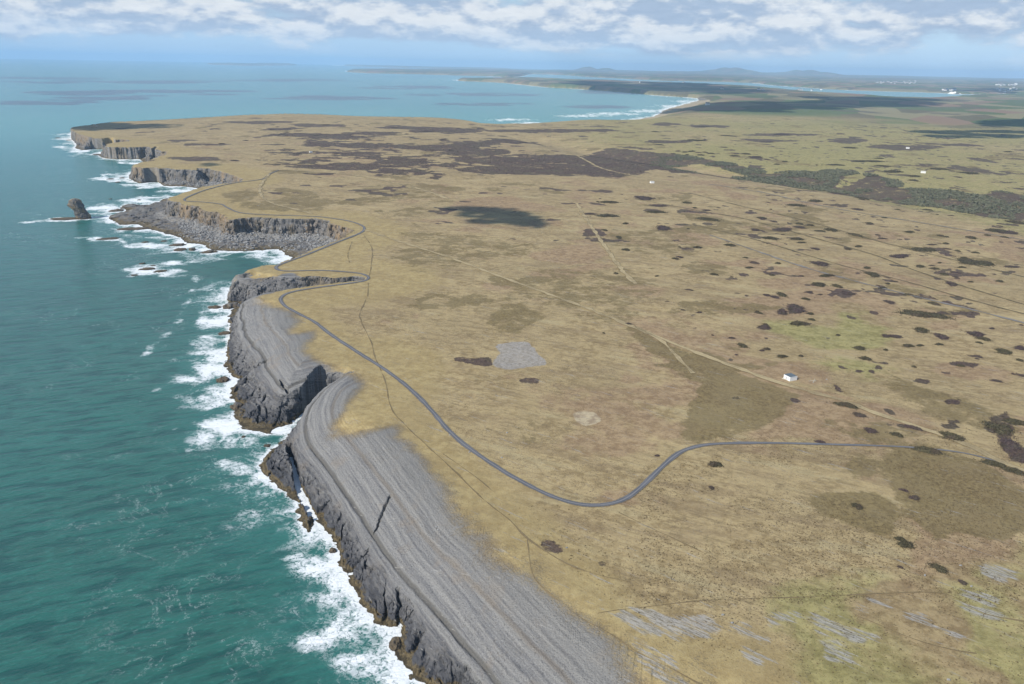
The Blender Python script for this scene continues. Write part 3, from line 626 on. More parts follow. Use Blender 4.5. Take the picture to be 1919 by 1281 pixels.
col = n.mix(n.math('MULTIPLY', th(c_dune, n2, 0.25, 0.9), 0.72), col, n.mix(n.ss(n5, 0.35, 0.62), (0.20, 0.19, 0.18), (0.31, 0.305, 0.305)))
s = n.math('ADD', dEa, n.math('MULTIPLY', n.math('ADD', pz_, n.math('MULTIPLY', px_, 0.12)), 1.3))
rk, rb1, rblk = rock_color(n, pos, s, pz_)
# the face below the edge is darker rock, its low tone also painting in cave and cove shade; the top of the slab is pale and weathered
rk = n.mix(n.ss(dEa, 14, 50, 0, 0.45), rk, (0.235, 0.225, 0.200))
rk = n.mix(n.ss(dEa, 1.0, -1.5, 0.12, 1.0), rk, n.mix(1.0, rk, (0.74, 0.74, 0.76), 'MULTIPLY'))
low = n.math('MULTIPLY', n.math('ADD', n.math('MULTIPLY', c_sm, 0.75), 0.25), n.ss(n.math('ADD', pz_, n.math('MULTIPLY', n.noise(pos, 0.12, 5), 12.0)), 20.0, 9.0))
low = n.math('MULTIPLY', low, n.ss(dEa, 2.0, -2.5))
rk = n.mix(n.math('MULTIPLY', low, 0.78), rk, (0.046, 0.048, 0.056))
rk = n.mix(n.math('MULTIPLY', n.ss(n.math('ABSOLUTE', n.math('SUBTRACT', dEa, 27.0)), 2.2, 0.6), n.math('MULTIPLY', c_sm, 0.35)), rk, (0.15, 0.115, 0.075))
rk = n.mix(n.math('MULTIPLY', n.ss(n.math('ABSOLUTE', n.math('SUBTRACT', dEa, 5.2)), 1.9, 0.7), n.math('MULTIPLY', c_sm, 0.65)), rk, (0.075, 0.070, 0.060))
rk = n.mix(n.math('MULTIPLY', b_o, n.ss(n2, 0.4, 0.6, 0.15, 0.85)), rk, (0.30, 0.205, 0.105))
rk = n.mix(n.math('MULTIPLY', n.ss(c_sm, 0.95, 0.35), n.ss(n.noise(flat, 0.08, 4), 0.45, 0.65, 0.1, 0.7)), rk, (0.19, 0.155, 0.105))
tide = n.math('ADD', pz_, n.math('MULTIPLY', n.math('SUBTRACT', n.noise(pos, 0.22, 4), 0.5), 5.0))
rk = n.mix(n.math('MULTIPLY', n.ss(tide, 3.7, 2.0), 0.85), rk, n.mix(n.ss(n1, 0.35, 0.6), (0.055, 0.042, 0.020), (0.155, 0.118, 0.058)))
rk = n.mix(n.ss(tide, 1.1, 0.2, 0, 0.7), rk, (0.035, 0.030, 0.020))
steep = n.ss(nz, 0.86, 0.70)
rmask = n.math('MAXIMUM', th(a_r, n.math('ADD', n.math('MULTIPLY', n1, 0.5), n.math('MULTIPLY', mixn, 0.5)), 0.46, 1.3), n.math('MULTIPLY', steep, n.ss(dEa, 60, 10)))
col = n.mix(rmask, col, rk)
col = n.mix(n.math('MULTIPLY', pl, 0.78), col, lime)
hgt = n.math('ADD', n.math('MULTIPLY', n1, n.math('ADD', 0.35, n.math('MULTIPLY', th(a_h, mixn, 0.1, 1.0), 0.7))), n.math('MULTIPLY', n2, 0.8))
hr = n.math('ADD', n.math('MULTIPLY', rb1, 1.4), n.math('MULTIPLY', rblk, 1.5))
hh = n.new('ShaderNodeMix'); n.put(hh.inputs[0], rmask); n.put(hh.inputs[2], hgt); n.put(hh.inputs[3], hr)
finish(n, col, 0.93, n.bump(hh.outputs[0], 1.0, 0.75), 0.12)


# ------------------------------------------------------------------ ground mesh (finer where it is near or steep)
def rows_fine():
    r = [140.0]
    while r[-1] < 5000: r.append(r[-1] + max(1.15, 0.0019 * r[-1]))
    t = 300.0 / r[-1]
    while t > 0.0052: t -= 0.00028; r.append(300.0 / t)
    while (len(r) - 1) % 3: r.append(r[-1] * 1.01)
    return np.array(r)
RF = rows_fine()
_k = int(np.searchsorted(RF, 5000)) // 3 * 3
RC = np.concatenate([RF[:_k:3], RF[_k:]])
def sector(name, a0, a1, da, R, fine):
    az_ = np.radians(np.linspace(a0, a1, int(round((a1 - a0) / da)) + 1))
    nr, nc = len(R), len(az_)
    RR, AA = np.meshgrid(R, az_, indexing='ij')
    X = (RR * np.sin(AA)); Y = (RR * np.cos(AA))
    # process in compact blocks
    order = np.arange(nr * nc).reshape(nr, nc)
    blocks = [order[i:i + 56, j:j + 56].ravel() for i in range(0, nr, 56) for j in range(0, nc, 56)]
    perm = np.concatenate(blocks)
    xs, ys = X.ravel()[perm], Y.ravel()[perm]
    F = fields(xs, ys)
    CV = cover(xs, ys, F)
    inv = np.empty_like(perm); inv[perm] = np.arange(len(perm))
    h = F[0][inv]; dW = F[1][inv]; dE = F[2][inv]
    cA = np.stack(CV[0], 1)[inv]; cB = np.stack(CV[1], 1)[inv]; cC = np.stack(CV[2], 1)[inv]
    q = np.stack([order[:-1, :-1], order[:-1, 1:], order[1:, 1:], order[1:, :-1]], -1).reshape(-1, 4)
    hq = h[q]; keep = (hq.max(1) > -3.5)
    co = np.stack([X.ravel(), Y.ravel(), h], 1)
    if fine:
        rng_ = hq.max(1) - hq.min(1)
        rq = np.hypot(co[q[:, 0], 0], co[q[:, 0], 1])
        sub = keep & (rng_ > 1.6) & (rq < 4300) & (dE[q].min(1) < 12)
        k = 4
        ids = np.nonzero(sub)[0]; print('subdivided', len(ids), 'of', keep.sum())
        keep = keep & ~sub
        ri, ci = np.divmod(ids, nc - 1)
        u = np.arange(k + 1)
        gi = (ri[:, None, None] * k + u[None, :, None]) + 0 * u[None, None, :]
        gj = (ci[:, None, None] * k + u[None, None, :]) + 0 * u[None, :, None]
        key = gi.astype(np.int64) * ((nc) * k + 1) + gj
        uq, invk = np.unique(key.ravel(), return_inverse=True)
        invk = invk.reshape(key.shape)
        ui, uj = np.divmod(uq, nc * k + 1)
        fr = ui / k; fc = uj / k
        Rr = np.interp(fr, np.arange(nr), R); Aa = np.interp(fc, np.arange(nc), az_)
        ux = Rr * np.sin(Aa); uy = Rr * np.cos(Aa)
        # sort by block for compactness
        bl = (ui // (k * 12)) * 100000 + uj // (k * 12); o2 = np.argsort(bl, kind='stable')
        Fu = fields(ux[o2], uy[o2]); Cu = cover(ux[o2], uy[o2], Fu)
        io = np.empty_like(o2); io[o2] = np.arange(len(o2))
        uh = Fu[0][io]; uE = Fu[2][io]
        # snap the rim of the fine area to the coarse faces beside it
        subg = sub.reshape(nr - 1, nc - 1)
        hg = h.reshape(nr, nc)
        i0 = np.clip(ui // k, 0, nr - 1); j0 = np.clip(uj // k, 0, nc - 1)
        onr = (ui % k == 0); onc = (uj % k == 0)
        def sg(a, b): 
            ok = (a >= 0) & (a < nr - 1) & (b >= 0) & (b < nc - 1)
            return np.where(ok, subg[np.clip(a, 0, nr - 2), np.clip(b, 0, nc - 2)], False)
        rimr = onr & ~(sg(i0 - 1, j0) & sg(i0, j0)) & ~onc
        rimc = onc & ~(sg(i0, j0 - 1) & sg(i0, j0)) & ~onr
        j1 = np.clip(j0 + 1, 0, nc - 1); i1 = np.clip(i0 + 1, 0, nr - 1)
        fj = (uj % k) / k; fi = (ui % k) / k
        uh = np.where(rimr, hg[i0, j0] * (1 - fj) + hg[i0, j1] * fj, uh)
        uh = np.where(rimc, hg[i0, j0] * (1 - fi) + hg[i1, j0] * fi, uh)
        def lerp(P0, P1, f): return P0 * (1 - f)[:, None] + P1 * f[:, None]
        cog = np.stack([X, Y], -1)
        uxy = np.stack([ux, uy], 1)
        uxy = np.where(rimr[:, None], lerp(cog[i0, j0], cog[i0, j1], fj), uxy)
        inner = ~(rimr | rimc | (onr & onc))
        # knock the steep rock about sideways so that faces have ledges and hollows
        m = inner * sstep(uh, 0.5, 3) * sstep(uE, 2.5, -0.5) * np.clip(Rr / 900, 0.6, 1.6)
        zz_ = uh * 1.0
        s1 = 0.9; 
        ox = m * (1.9 * vn3(ux / 6, uy / 6, zz_ / 4.0, 201) + 0.9 * vn3(ux / 2.4, uy / 2.4, zz_ / 1.5, 203))
        oy = m * (1.9 * vn3(ux / 6, uy / 6, zz_ / 4.0, 205) + 0.9 * vn3(ux / 2.4, uy / 2.4, zz_ / 1.5, 207))
        uco = np.stack([uxy[:, 0] + ox, uxy[:, 1] + oy, uh], 1)
        base = len(co)
        co = np.vstack([co, uco])
        qs = np.stack([invk[:, :-1, :-1], invk[:, :-1, 1:], invk[:, 1:, 1:], invk[:, 1:, :-1]], -1).reshape(-1, 4) + base
        q = np.vstack([q[keep], qs])
        cA = np.vstack([cA, np.stack(Cu[0], 1)[io]]); cB = np.vstack([cB, np.stack(Cu[1], 1)[io]])
        cC = np.vstack([cC, np.stack(Cu[2], 1)[io]]); dE = np.concatenate([dE, uE])
    else:
        q = q[keep]
    used = np.zeros(len(co), bool); used[q.ravel()] = True
    mp = np.cumsum(used) - 1
    return co[used], mp[q][:, ::-1], cA[used], cB[used], cC[used], dE[used]

AZS = 8.0
import time; _t = time.time()
L = sector('l', -45, AZS, 0.064, RF, True); print('left', time.time() - _t)
Rr_ = sector('r', AZS, 46, 0.064, RC, False); print('right', time.time() - _t)
co = np.vstack([L[0], Rr_[0]]); qd = np.vstack([L[1], Rr_[1] + len(L[0])])
gme = raw_mesh('ground', co, qd, gm)
fattr(gme, 'coverA', np.vstack([L[2], Rr_[2]])); fattr(gme, 'coverB', np.vstack([L[3], Rr_[3]])); fattr(gme, 'coverC', np.vstack([L[4], Rr_[4]]))
fattr(gme, 'edge', np.concatenate([L[5], Rr_[5]]))
tag(link(bpy.data.objects.new('ground', gme)), kind='structure')
print('verts', len(co), time.time() - _t)
del co, qd, L, Rr_


# ------------------------------------------------------------------ sea
FOAM = [(285, 508, 62, 13), (335, 492, 48, 6), (185, 448, 45, 6), (275, 459, 75, 7), (322, 463, 48, 9), (490, 479, 38, 6), (548, 481, 22, 4), (120, 411, 85, 4.5), (60, 415, 34, 2.5), (205, 392, 55, 13), (262, 378, 62, 9),
        (335, 357, 55, 6), (300, 372, 60, 6), (222, 331, 40, 9), (212, 336, 50, 6), (255, 347, 40, 4), (225, 298, 40, 3), (150, 284, 34, 4), (118, 260, 22, 3), (120, 275, 30, 3), (250, 304, 40, 4), (420, 580, 42, 10), (408, 605, 40, 14), (395, 640, 40, 20), (385, 690, 45, 26), (405, 740, 45, 22), (345, 710, 40, 12),
        (420, 800, 60, 22), (450, 830, 50, 20), (520, 812, 50, 9), (450, 880, 60, 24), (500, 930, 50, 26), (555, 1000, 60, 30), (585, 1060, 66, 34), (620, 1120, 75, 34), (660, 1180, 80, 34), (690, 1240, 90, 40), (600, 1200, 60, 25), (960, 224, 50, 3), (990, 231, 40, 4),
        (1090, 217, 60, 3), (1150, 213, 70, 3.5), (1210, 208, 50, 4), (1260, 198, 45, 3), (1285, 189, 28, 2.5), (400, 474, 30, 4), (345, 470, 30, 5), (390, 820, 45, 30), (380, 600, 20, 20)]
STREAK = [([(367, 518), (362, 545), (352, 570), (335, 598), (308, 628), (285, 650), (272, 664)], 10.0, 0.44), ([(300, 730), (360, 700), (400, 680)], 14.0, 0.5),
          ([(340, 800), (400, 770), (430, 760)], 12.0, 0.5), ([(240, 645), (255, 640)], 4.0, 0.55), ([(140, 455), (180, 446), (230, 452)], 7.0, 0.7), ([(35, 418), (100, 408), (140, 404)], 7.0, 0.75)]
def foam_field(x, y, dW):
    r = np.hypot(x, y)
    wd = np.interp(r, [300, 700, 1100, 2000, 4000, 9000, 20000], [21, 24, 34, 36, 32, 80, 90])
    nn = fbm(x, y, np.interp(r.mean() if len(r) else 1, [0, 20000], [70, 70]), 3, 300)
    wd = wd * np.clip(0.95 + 1.2 * nn, 0.35, 2.2)
    f = 0.74 * np.clip(1 + dW / (wd * 3.2), 0, 1) ** 1.5
    f = np.maximum(f, 1.12 * np.clip(1 + dW / (5 + 0.2 * wd), 0, 1) ** 0.8)
    f = np.maximum(f, 0.98 * np.clip(1 + dW / (wd * 0.9), 0, 1) ** 0.9)
    for cx_, cy_, rx_, ry_ in FOAM:
        p0 = np.array(un(cx_, cy_)); pr = np.array(un(cx_ + rx_, cy_)) - p0; pu = np.array(un(cx_, cy_ - ry_)) - p0
        Mi = np.linalg.inv(np.array([pr, pu]).T)
        k = np.nonzero(np.hypot(x - p0[0], y - p0[1]) < 2.0 * max(np.hypot(*pr), np.hypot(*pu)))[0]
        if not len(k): continue
        d = np.stack([x[k] - p0[0], y[k] - p0[1]], 0); uv = Mi @ d
        q = np.hypot(uv[0], uv[1]) + 0.45 * fbm(x[k], y[k], 24, 3, 302)
        f[k] = np.maximum(f[k], sstep(q, 1.5, 0.05) * 0.86)
    for pts, w_, a_ in STREAK:
        sg = to_segs([wpts(pts, 5, 0)], False); p0 = sg[0][0]
        k = np.nonzero(np.hypot(x - p0[0], y - p0[1]) < 500)[0]
        if not len(k): continue
        d, _ = sdist(x[k] + 5 * fbm(x[k], y[k], 14, 3, 303), y[k] + 5 * fbm(x[k], y[k], 14, 3, 304), sg, False)
        f[k] = np.maximum(f[k], sstep(d, w_ * 1.3, 0) * a_)
    return f

def sea_part(a0, a1, da, dt):
    az_ = np.radians(np.linspace(a0, a1, int(round((a1 - a0) / da)) + 1))
    t = [2.4]
    while t[-1] > 1.05: t.append(t[-1] * 0.97)
    while t[-1] > 0.00430: t.append(t[-1] - (dt if t[-1] > 0.03 else dt * 0.5))
    R = CAM_H / np.array(t[:-1] + [0.00428])
    RR, AA = np.meshgrid(R, az_, indexing='ij'); X = RR * np.sin(AA); Y = RR * np.cos(AA); nr, nc = X.shape
    order = np.arange(nr * nc).reshape(nr, nc)
    perm = np.concatenate([order[i:i + 56, j:j + 56].ravel() for i in range(0, nr, 56) for j in range(0, nc, 56)])
    xs, ys = X.ravel()[perm], Y.ravel()[perm]
    a2 = sstep(np.hypot(xs, ys), 2500, 7000) * 26
    dW, _ = sdist(xs + a2 * fbm(xs, ys, 260, 3, 6), ys + a2 * fbm(xs, ys, 260, 3, 9), WSEG)
    f = foam_field(xs, ys, dW)
    inv = np.empty_like(perm); inv[perm] = np.arange(len(perm)); dW = dW[inv]; f = f[inv]
    q = np.stack([order[:-1, :-1], order[:-1, 1:], order[1:, 1:], order[1:, :-1]], -1).reshape(-1, 4)
    keep = dW[q].min(1) < 25
    q = q[keep]
    used = np.zeros(nr * nc, bool); used[q.ravel()] = True; mp = np.cumsum(used) - 1
    co = np.stack([X.ravel(), Y.ravel(), np.zeros(nr * nc)], 1)[used]
    return co, mp[q][:, ::-1], f[used], dW[used]
s1 = sea_part(-52, 6, 0.075, 0.0011); s2 = sea_part(6, 52, 0.15, 0.0016)
co = np.vstack([s1[0], s2[0]]); qd = np.vstack([s1[1], s2[1] + len(s1[0])])

sm_, n = new_mat('sea_water')
geo = n.new('ShaderNodeNewGeometry'); pos = geo.outputs['Position']
fo = n.attr('foam').outputs['Fac']; sh = n.attr('shore').outputs['Fac']
p2 = n.rot(pos, rad(-24))
lowf = n.noise(pos, 0.0016, 3, 0.5); midf = n.noise(n.vmul(p2, (0.010, 0.03, 0)), 1.0, 4, 0.6)
w1 = n.noise(n.vmul(p2, (0.030, 0.115, 0)), 1.0, 4, 0.6); w2 = n.noise(n.vmul(p2, (0.16, 0.5, 0)), 1.0, 4, 0.65)
w3 = n.noise(n.vmul(p2, (0.006, 0.02, 0)), 1.0, 3, 0.5)
deep = n.mix(n.ss(lowf, 0.35, 0.65), (0.020, 0.094, 0.072), (0.028, 0.122, 0.096))
deep = n.mix(n.ss(midf, 0.35, 0.7, 0, 0.5), deep, (0.018, 0.122, 0.098))
w4 = n.noise(n.vmul(p2, (0.006, 0.045, 0)), 1.0, 5, 0.6)
deep = n.mix(n.ss(w4, 0.50, 0.64, 0, 0.5), deep, (0.022, 0.135, 0.105))
deep = n.mix(n.ss(w2, 0.50, 0.66, 0, 0.6), deep, (0.030, 0.165, 0.130))
deep = n.mix(n.ss(w1, 0.54, 0.38, 0, 0.75), deep, (0.007, 0.058, 0.050))
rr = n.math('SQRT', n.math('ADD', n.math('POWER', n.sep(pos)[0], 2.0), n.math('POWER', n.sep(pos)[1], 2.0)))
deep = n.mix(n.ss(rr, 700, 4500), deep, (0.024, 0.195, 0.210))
shal = n.math('MULTIPLY', n.ss(sh, 2200, 0), n.ss(rr, 2600, 5000))
deep = n.mix(n.math('MULTIPLY', shal, 0.85), deep, (0.055, 0.250, 0.235))
near_sh = n.ss(n.math('ADD', sh, n.math('MULTIPLY', n.math('SUBTRACT', midf, 0.5), 120.0)), 75, 10, 0, 0.55)
deep = n.mix(near_sh, deep, (0.028, 0.150, 0.128))
fa = n.noise(pos, 0.085, 6, 0.68, 0.9); fb = n.noise(pos, 0.36, 6, 0.72, 1.2); fc = n.noise(pos, 0.028, 4, 0.6, 0.6)
def web(v, k): return n.math('SUBTRACT', 1.0, n.math('MULTIPLY', n.math('ABSOLUTE', n.math('SUBTRACT', v, 0.5)), k), clamp=True)
wb = n.math('ADD', n.math('MULTIPLY', web(fa, 8.0), 0.45), n.math('MULTIPLY', web(fb, 6.0), 0.55))
dens = n.math('ADD', fo, n.math('MULTIPLY', n.math('SUBTRACT', fc, 0.5), n.ss(fo, 0.0, 0.5, 0.6, 2.4)))
dens = n.math('ADD', dens, n.math('MULTIPLY', n.math('SUBTRACT', fb, 0.5), 1.3))
fv = n.math('ADD', n.math('MULTIPLY', dens, 1.15), n.math('MULTIPLY', wb, 0.55))
foam = n.math('MULTIPLY', n.ss(fv, 0.78, 1.42), n.ss(fo, 0.05, 0.30))
# milky aerated water round the foam
milk = n.math('MULTIPLY', n.ss(dens, 0.1, 0.9), n.ss(fo, 0.05, 0.5, 0, 0.40))
deep = n.mix(milk, deep, (0.13, 0.30, 0.28))
# scattered small whitecaps and scum lines in open water
cap = n.math('MULTIPLY', n.ss(n.noise(n.vmul(p2, (0.10, 0.34, 0)), 1.0, 5, 0.62), 0.70, 0.75), n.ss(n.noise(pos, 0.012, 3, 0.6), 0.42, 0.62, 0.0, 0.75))
scum = n.math('MULTIPLY', n.math('MULTIPLY', web(n.noise(pos, 0.030, 6, 0.62, 0.7), 34.0), n.ss(n.noise(pos, 0.007, 3), 0.49, 0.62, 0, 0.22)), n.ss(fb, 0.46, 0.6))
scum = n.math('MULTIPLY', scum, n.ss(sh, 420, 60))
tot = n.math('MAXIMUM', foam, n.math('MAXIMUM', cap, scum))
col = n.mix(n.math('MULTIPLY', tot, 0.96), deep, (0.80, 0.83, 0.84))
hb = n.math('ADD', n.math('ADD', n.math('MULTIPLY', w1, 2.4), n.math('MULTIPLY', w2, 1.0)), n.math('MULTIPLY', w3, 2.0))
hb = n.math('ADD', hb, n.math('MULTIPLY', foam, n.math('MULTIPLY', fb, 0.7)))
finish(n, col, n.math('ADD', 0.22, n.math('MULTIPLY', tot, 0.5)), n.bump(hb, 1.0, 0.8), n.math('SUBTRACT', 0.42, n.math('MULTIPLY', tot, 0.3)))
sme = raw_mesh('sea', co, qd, sm_)
fattr(sme, 'foam', np.concatenate([s1[2], s2[2]])); fattr(sme, 'shore', -np.concatenate([s1[3], s2[3]]))
tag(link(bpy.data.objects.new('sea', sme)), kind='structure')
print('sea verts', len(co), time.time() - _t)
del s1, s2, co, qd

# ------------------------------------------------------------------ road, tracks and footpaths
def ribbon(name, line, width, mat, off=0.14, nacross=4, jit=0.0, label=None):
    p = line[:, :2]
    seg = np.hypot(*np.diff(p, axis=0).T); s = np.concatenate([[0], np.cumsum(seg)])
    step = 2.5; m = max(int(s[-1] / step), 3)
    ss_ = np.linspace(0, s[-1], m); x = np.interp(ss_, s, p[:, 0]); y = np.interp(ss_, s, p[:, 1])
    if len(x) > 12:
        for _ in range(3):
            x[1:-1] = 0.25 * x[:-2] + 0.5 * x[1:-1] + 0.25 * x[2:]; y[1:-1] = 0.25 * y[:-2] + 0.5 * y[1:-1] + 0.25 * y[2:]
    tx = np.gradient(x); ty = np.gradient(y); l = np.hypot(tx, ty) + 1e-9; nx, ny = -ty / l, tx / l
    wj = (width if np.isscalar(width) else np.interp(ss_, width[0], width[1])) * (1 + jit * vn(ss_ / 9.0, np.zeros_like(ss_), 401)); cj = wj * 0.25 * jit * vn(ss_ / 14.0, np.ones_like(ss_), 402)
    u = np.linspace(-1, 1, nacross + 1)
    X = x[:, None] + nx[:, None] * (u * 0.5 * wj[:, None] + cj[:, None]); Y = y[:, None] + ny[:, None] * (u * 0.5 * wj[:, None] + cj[:, None])
    Z = ground_z(X.ravel(), Y.ravel()).reshape(X.shape)
    Z = Z + off + 0.00028 * np.hypot(X, Y)
    co = np.stack([X.ravel(), Y.ravel(), Z.ravel()], 1)
    od = np.arange(len(co)).reshape(m, nacross + 1)
    q = np.stack([od[:-1, :-1], od[:-1, 1:], od[1:, 1:], od[1:, :-1]], -1).reshape(-1, 4)[:, ::-1]
    me = raw_mesh(name, co, q, mat); fattr(me, 'across', np.tile(u, m)); fattr(me, 'along', np.repeat(ss_, nacross + 1))
    return tag(link(bpy.data.objects.new(name, me)), kind='structure')

def road_mat(name, edge, mid, rut, soft, alpha_noise=0.0):
    m, n = new_mat(name)
    pos = n.new('ShaderNodeNewGeometry').outputs['Position']
    u = n.math('ABSOLUTE', n.attr('across').outputs['Fac'])
    n1 = n.noise(pos, 0.8, 4, 0.65); n2 = n.noise(pos, 0.06, 3, 0.6)
    uu = n.math('ADD', u, n.math('MULTIPLY', n.math('SUBTRACT', n1, 0.5), soft))
    c = n.mix(n.ss(uu, 0.12, 0.30), mid, rut)
    c = n.mix(n.ss(uu, 0.58, 0.82), c, edge)
    c = n.mix(n.ss(n2, 0.4, 0.65, 0, 0.35), c, mid)
    c = n.mix(n.ss(n1, 0.3, 0.7), n.mix(1.0, c, (0.78, 0.78, 0.78), 'MULTIPLY'), c)
    b = n.new('ShaderNodeBsdfPrincipled'); n.put(b.inputs['Base Color'], c); b.inputs['Roughness'].default_value = 0.9; b.inputs['Specular IOR Level'].default_value = 0.15
    tr = n.new('ShaderNodeBsdfTransparent'); mx = n.new('ShaderNodeMixShader')
    a = n.ss(n.math('ADD', u, n.math('MULTIPLY', n.math('SUBTRACT', n1, 0.5), 0.9)), 1.02, 0.72)
    if alpha_noise: a = n.math('MULTIPLY', a, n.ss(n.noise(pos, 0.035, 4, 0.6), 0.5 - alpha_noise, 0.5 + 0.1, 0.55, 1.0))
    n.put(mx.inputs[0], a); n.l.new(tr.outputs[0], mx.inputs[1]); n.l.new(b.outputs[0], mx.inputs[2])
    o = n.new('ShaderNodeOutputMaterial'); n.l.new(mx.outputs[0], o.inputs[0])
    return m
asph = road_mat('asphalt', (0.205, 0.190, 0.165), (0.20, 0.20, 0.21), (0.105, 0.108, 0.118), 0.5)
palem = road_mat('pale_track', (0.270, 0.208, 0.108), (0.385, 0.308, 0.172), (0.425, 0.342, 0.196), 0.6, 0.15)
greym = road_mat('gravel_track', (0.23, 0.21, 0.18), (0.20, 0.18, 0.16), (0.25, 0.24, 0.225), 0.5, 0.12)
darkm = road_mat('ditch', (0.19, 0.155, 0.085), (0.11, 0.09, 0.055), (0.12, 0.10, 0.06), 0.5, 0.18)
pathm = road_mat('footpath', (0.26, 0.20, 0.105), (0.215, 0.165, 0.09), (0.225, 0.17, 0.092), 0.6, 0.12)
ribbon('coast_road', ROADW, ([0, 110, 260, 5000], [2.2, 2.8, 4.9, 4.9]), asph, 0.22, 4, 0.16)
for t, w_ in zip(TRACKS, TRACKW):
    ribbon({'pale': 'grass_track', 'grey': 'gravel_track', 'dark': 'ditch_line'}[t[2]], w_, t[1] * (1.7 if t[2] == 'pale' else 1.3), {'pale': palem, 'grey': greym, 'dark': darkm}[t[2]], 0.32, 4, 0.5)
for w_ in PATHW: ribbon('footpath', w_, 0.5 + 0.0005 * np.hypot(w_[0, 0], w_[0, 1]), pathm, 0.10, 2, 0.9)

# ------------------------------------------------------------------ rocks standing in and by the sea
def rock_mat(name, dark=1.0, warm=0.0):
    m, n = new_mat(name)
    pos = n.new('ShaderNodeNewGeometry').outputs['Position']
    x_, y_, z_ = n.sep(pos)[:3]
    s = n.math('MULTIPLY', n.math('ADD', z_, n.math('MULTIPLY', x_, 0.35)), 1.4)
    c, b1, blk = rock_color(n, pos, s, z_)
    c = n.mix(1.0, c, (0.74 * dark, 0.72 * dark, 0.68 * dark), 'MULTIPLY')
    if warm: c = n.mix(n.ss(n.noise(pos, 0.10, 4, 0.6), 0.45, 0.6, 0, warm), c, (0.34, 0.24, 0.12))
    td = n.math('ADD', z_, n.math('MULTIPLY', n.math('SUBTRACT', n.noise(pos, 0.25, 4), 0.5), 4.0))
    c = n.mix(n.ss(td, 4.5, 2.4, 0, 0.85), c, n.mix(n.ss(blk, 0.4, 0.6), (0.050, 0.036, 0.020), (0.135, 0.098, 0.052)))
    c = n.mix(n.ss(td, 1.0, 0.2, 0, 0.7), c, (0.03, 0.026, 0.020))
    finish(n, c, 0.85, n.bump(n.math('ADD', b1, blk), 1.2, 0.8), 0.25)
    return m
rockm = rock_mat('shore_rock'); stackm = rock_mat('stack_rock', 0.85, 0.6)

def lump(name, cx, cy, w, d, h, mat, seed, tilt=0.0, z0=-1.5, sub=4, rot=None, sharp=1.0):
    """an uneven rock: w, d, h its size in metres, sitting with its foot under z0"""
    bm = bmesh.new(); bmesh.ops.create_icosphere(bm, subdivisions=sub, radius=1.0)
    v = np.array([q.co[:] for q in bm.verts]); rs = np.random.default_rng(seed)
    o = rs.uniform(0, 90, 3)
    nn = vn3(v[:, 0] * 1.3 + o[0], v[:, 1] * 1.3 + o[1], v[:, 2] * 1.3 + o[2], seed) * 0.34 + vn3(v[:, 0] * 3 + o[0], v[:, 1] * 3 + o[1], v[:, 2] * 3, seed + 1) * 0.20 * sharp + vn3(v[:, 0] * 7 + o[0], v[:, 1] * 7, v[:, 2] * 7, seed + 2) * 0.10 * sharp
    v = v * (1 + nn)[:, None]
    v[:, 2] = np.sign(v[:, 2]) * np.abs(v[:, 2]) ** 0.85
    st = (v[:, 2] * 5 + v[:, 0] * tilt * 4) ; v[:, 0] += 0.07 * (st % 1.0); v[:, 1] += 0.07 * (st % 1.0)
    v = v * np.array([w / 2, d / 2, h]) 
    v[:, 2] += v[:, 0] * tilt * h / max(w, 1) 
    for q, c_ in zip(bm.verts, v): q.co = c_
    me = bpy.data.meshes.new(name); bm.to_mesh(me); bm.free(); me.materials.append(mat)
    me.polygons.foreach_set('use_smooth', np.full(len(me.polygons), False))
    ob = link(bpy.data.objects.new(name, me)); ob.location = (cx, cy, z0); ob.rotation_euler.z = rs.uniform(-0.4, 0.4) if rot is None else rot
    return ob
def mpp(px, py, z=0):
    x, y = un(px, py, z); return math.sqrt(x * x + y * y + (CAM_H - z) ** 2) / FPX

# the stack: rings that follow its leaning outline
cx0, cy0 = un(158.5, 409, 0)
rings = [(-3, 0.5, 12.5, 11), (0, 0.5, 11.5, 10.5), (4, -0.6, 11.2, 10), (9, -3, 10.8, 9), (17, -5.5, 9.6, 8), (21, -7.5, 10.2, 8.5), (25, -9.4, 11.4, 9), (29, -11, 12.2, 9), (34, -11.4, 10.2, 8), (38, -11.6, 8.2, 6.5), (40, -11.2, 5.4, 4.5), (41, -11.0, 1.5, 1.2)]
rz = np.array(rings, float); zs = np.linspace(-3, 41, 90); NA = 110
th_ = np.linspace(0, 2 * math.pi, NA + 1)[:-1]
Z_, T_ = np.meshgrid(zs, th_, indexing='ij')
cX = np.interp(Z_, rz[:, 0], rz[:, 1]); rX = np.interp(Z_, rz[:, 0], rz[:, 2]); rY = np.interp(Z_, rz[:, 0], rz[:, 3])
ca, sa = np.cos(T_), np.sin(T_)
bx_ = np.sign(ca) * np.abs(ca) ** 0.8; by_ = np.sign(sa) * np.abs(sa) ** 0.8
k1 = 1 + 0.16 * vn3(ca * 2 + 5, sa * 2 + 5, Z_ / 9, 501) + 0.10 * vn3(ca * 5 + 5, sa * 5 + 5, Z_ / 3, 502) + 0.07 * vn3(ca * 12, sa * 12, Z_ / 1.4, 503)
vx = cX + rX * bx_ * k1; vy = rY * by_ * k1 - 0.15 * cX
cs = np.stack([vx.ravel(), vy.ravel(), Z_.ravel()], 1)
od = np.arange(len(cs)).reshape(len(zs), NA); oj = np.roll(od, -1, axis=1)
qs = np.stack([od[:-1], oj[:-1], oj[1:], od[1:]], -1).reshape(-1, 4)
cs = np.vstack([cs, [[-11, 1.5, 41.6]]]); tr_ = np.stack([od[-1], oj[-1], np.full(NA, len(cs) - 1)], 1)
stk = link(bpy.data.objects.new('sea_stack', raw_mesh('sea_stack', cs, qs, stackm, False, tr_))); stk.location = (cx0, cy0, 0); stk.scale = (1.08, 1.0, 0.96); stk.rotation_euler.z = rad(28)
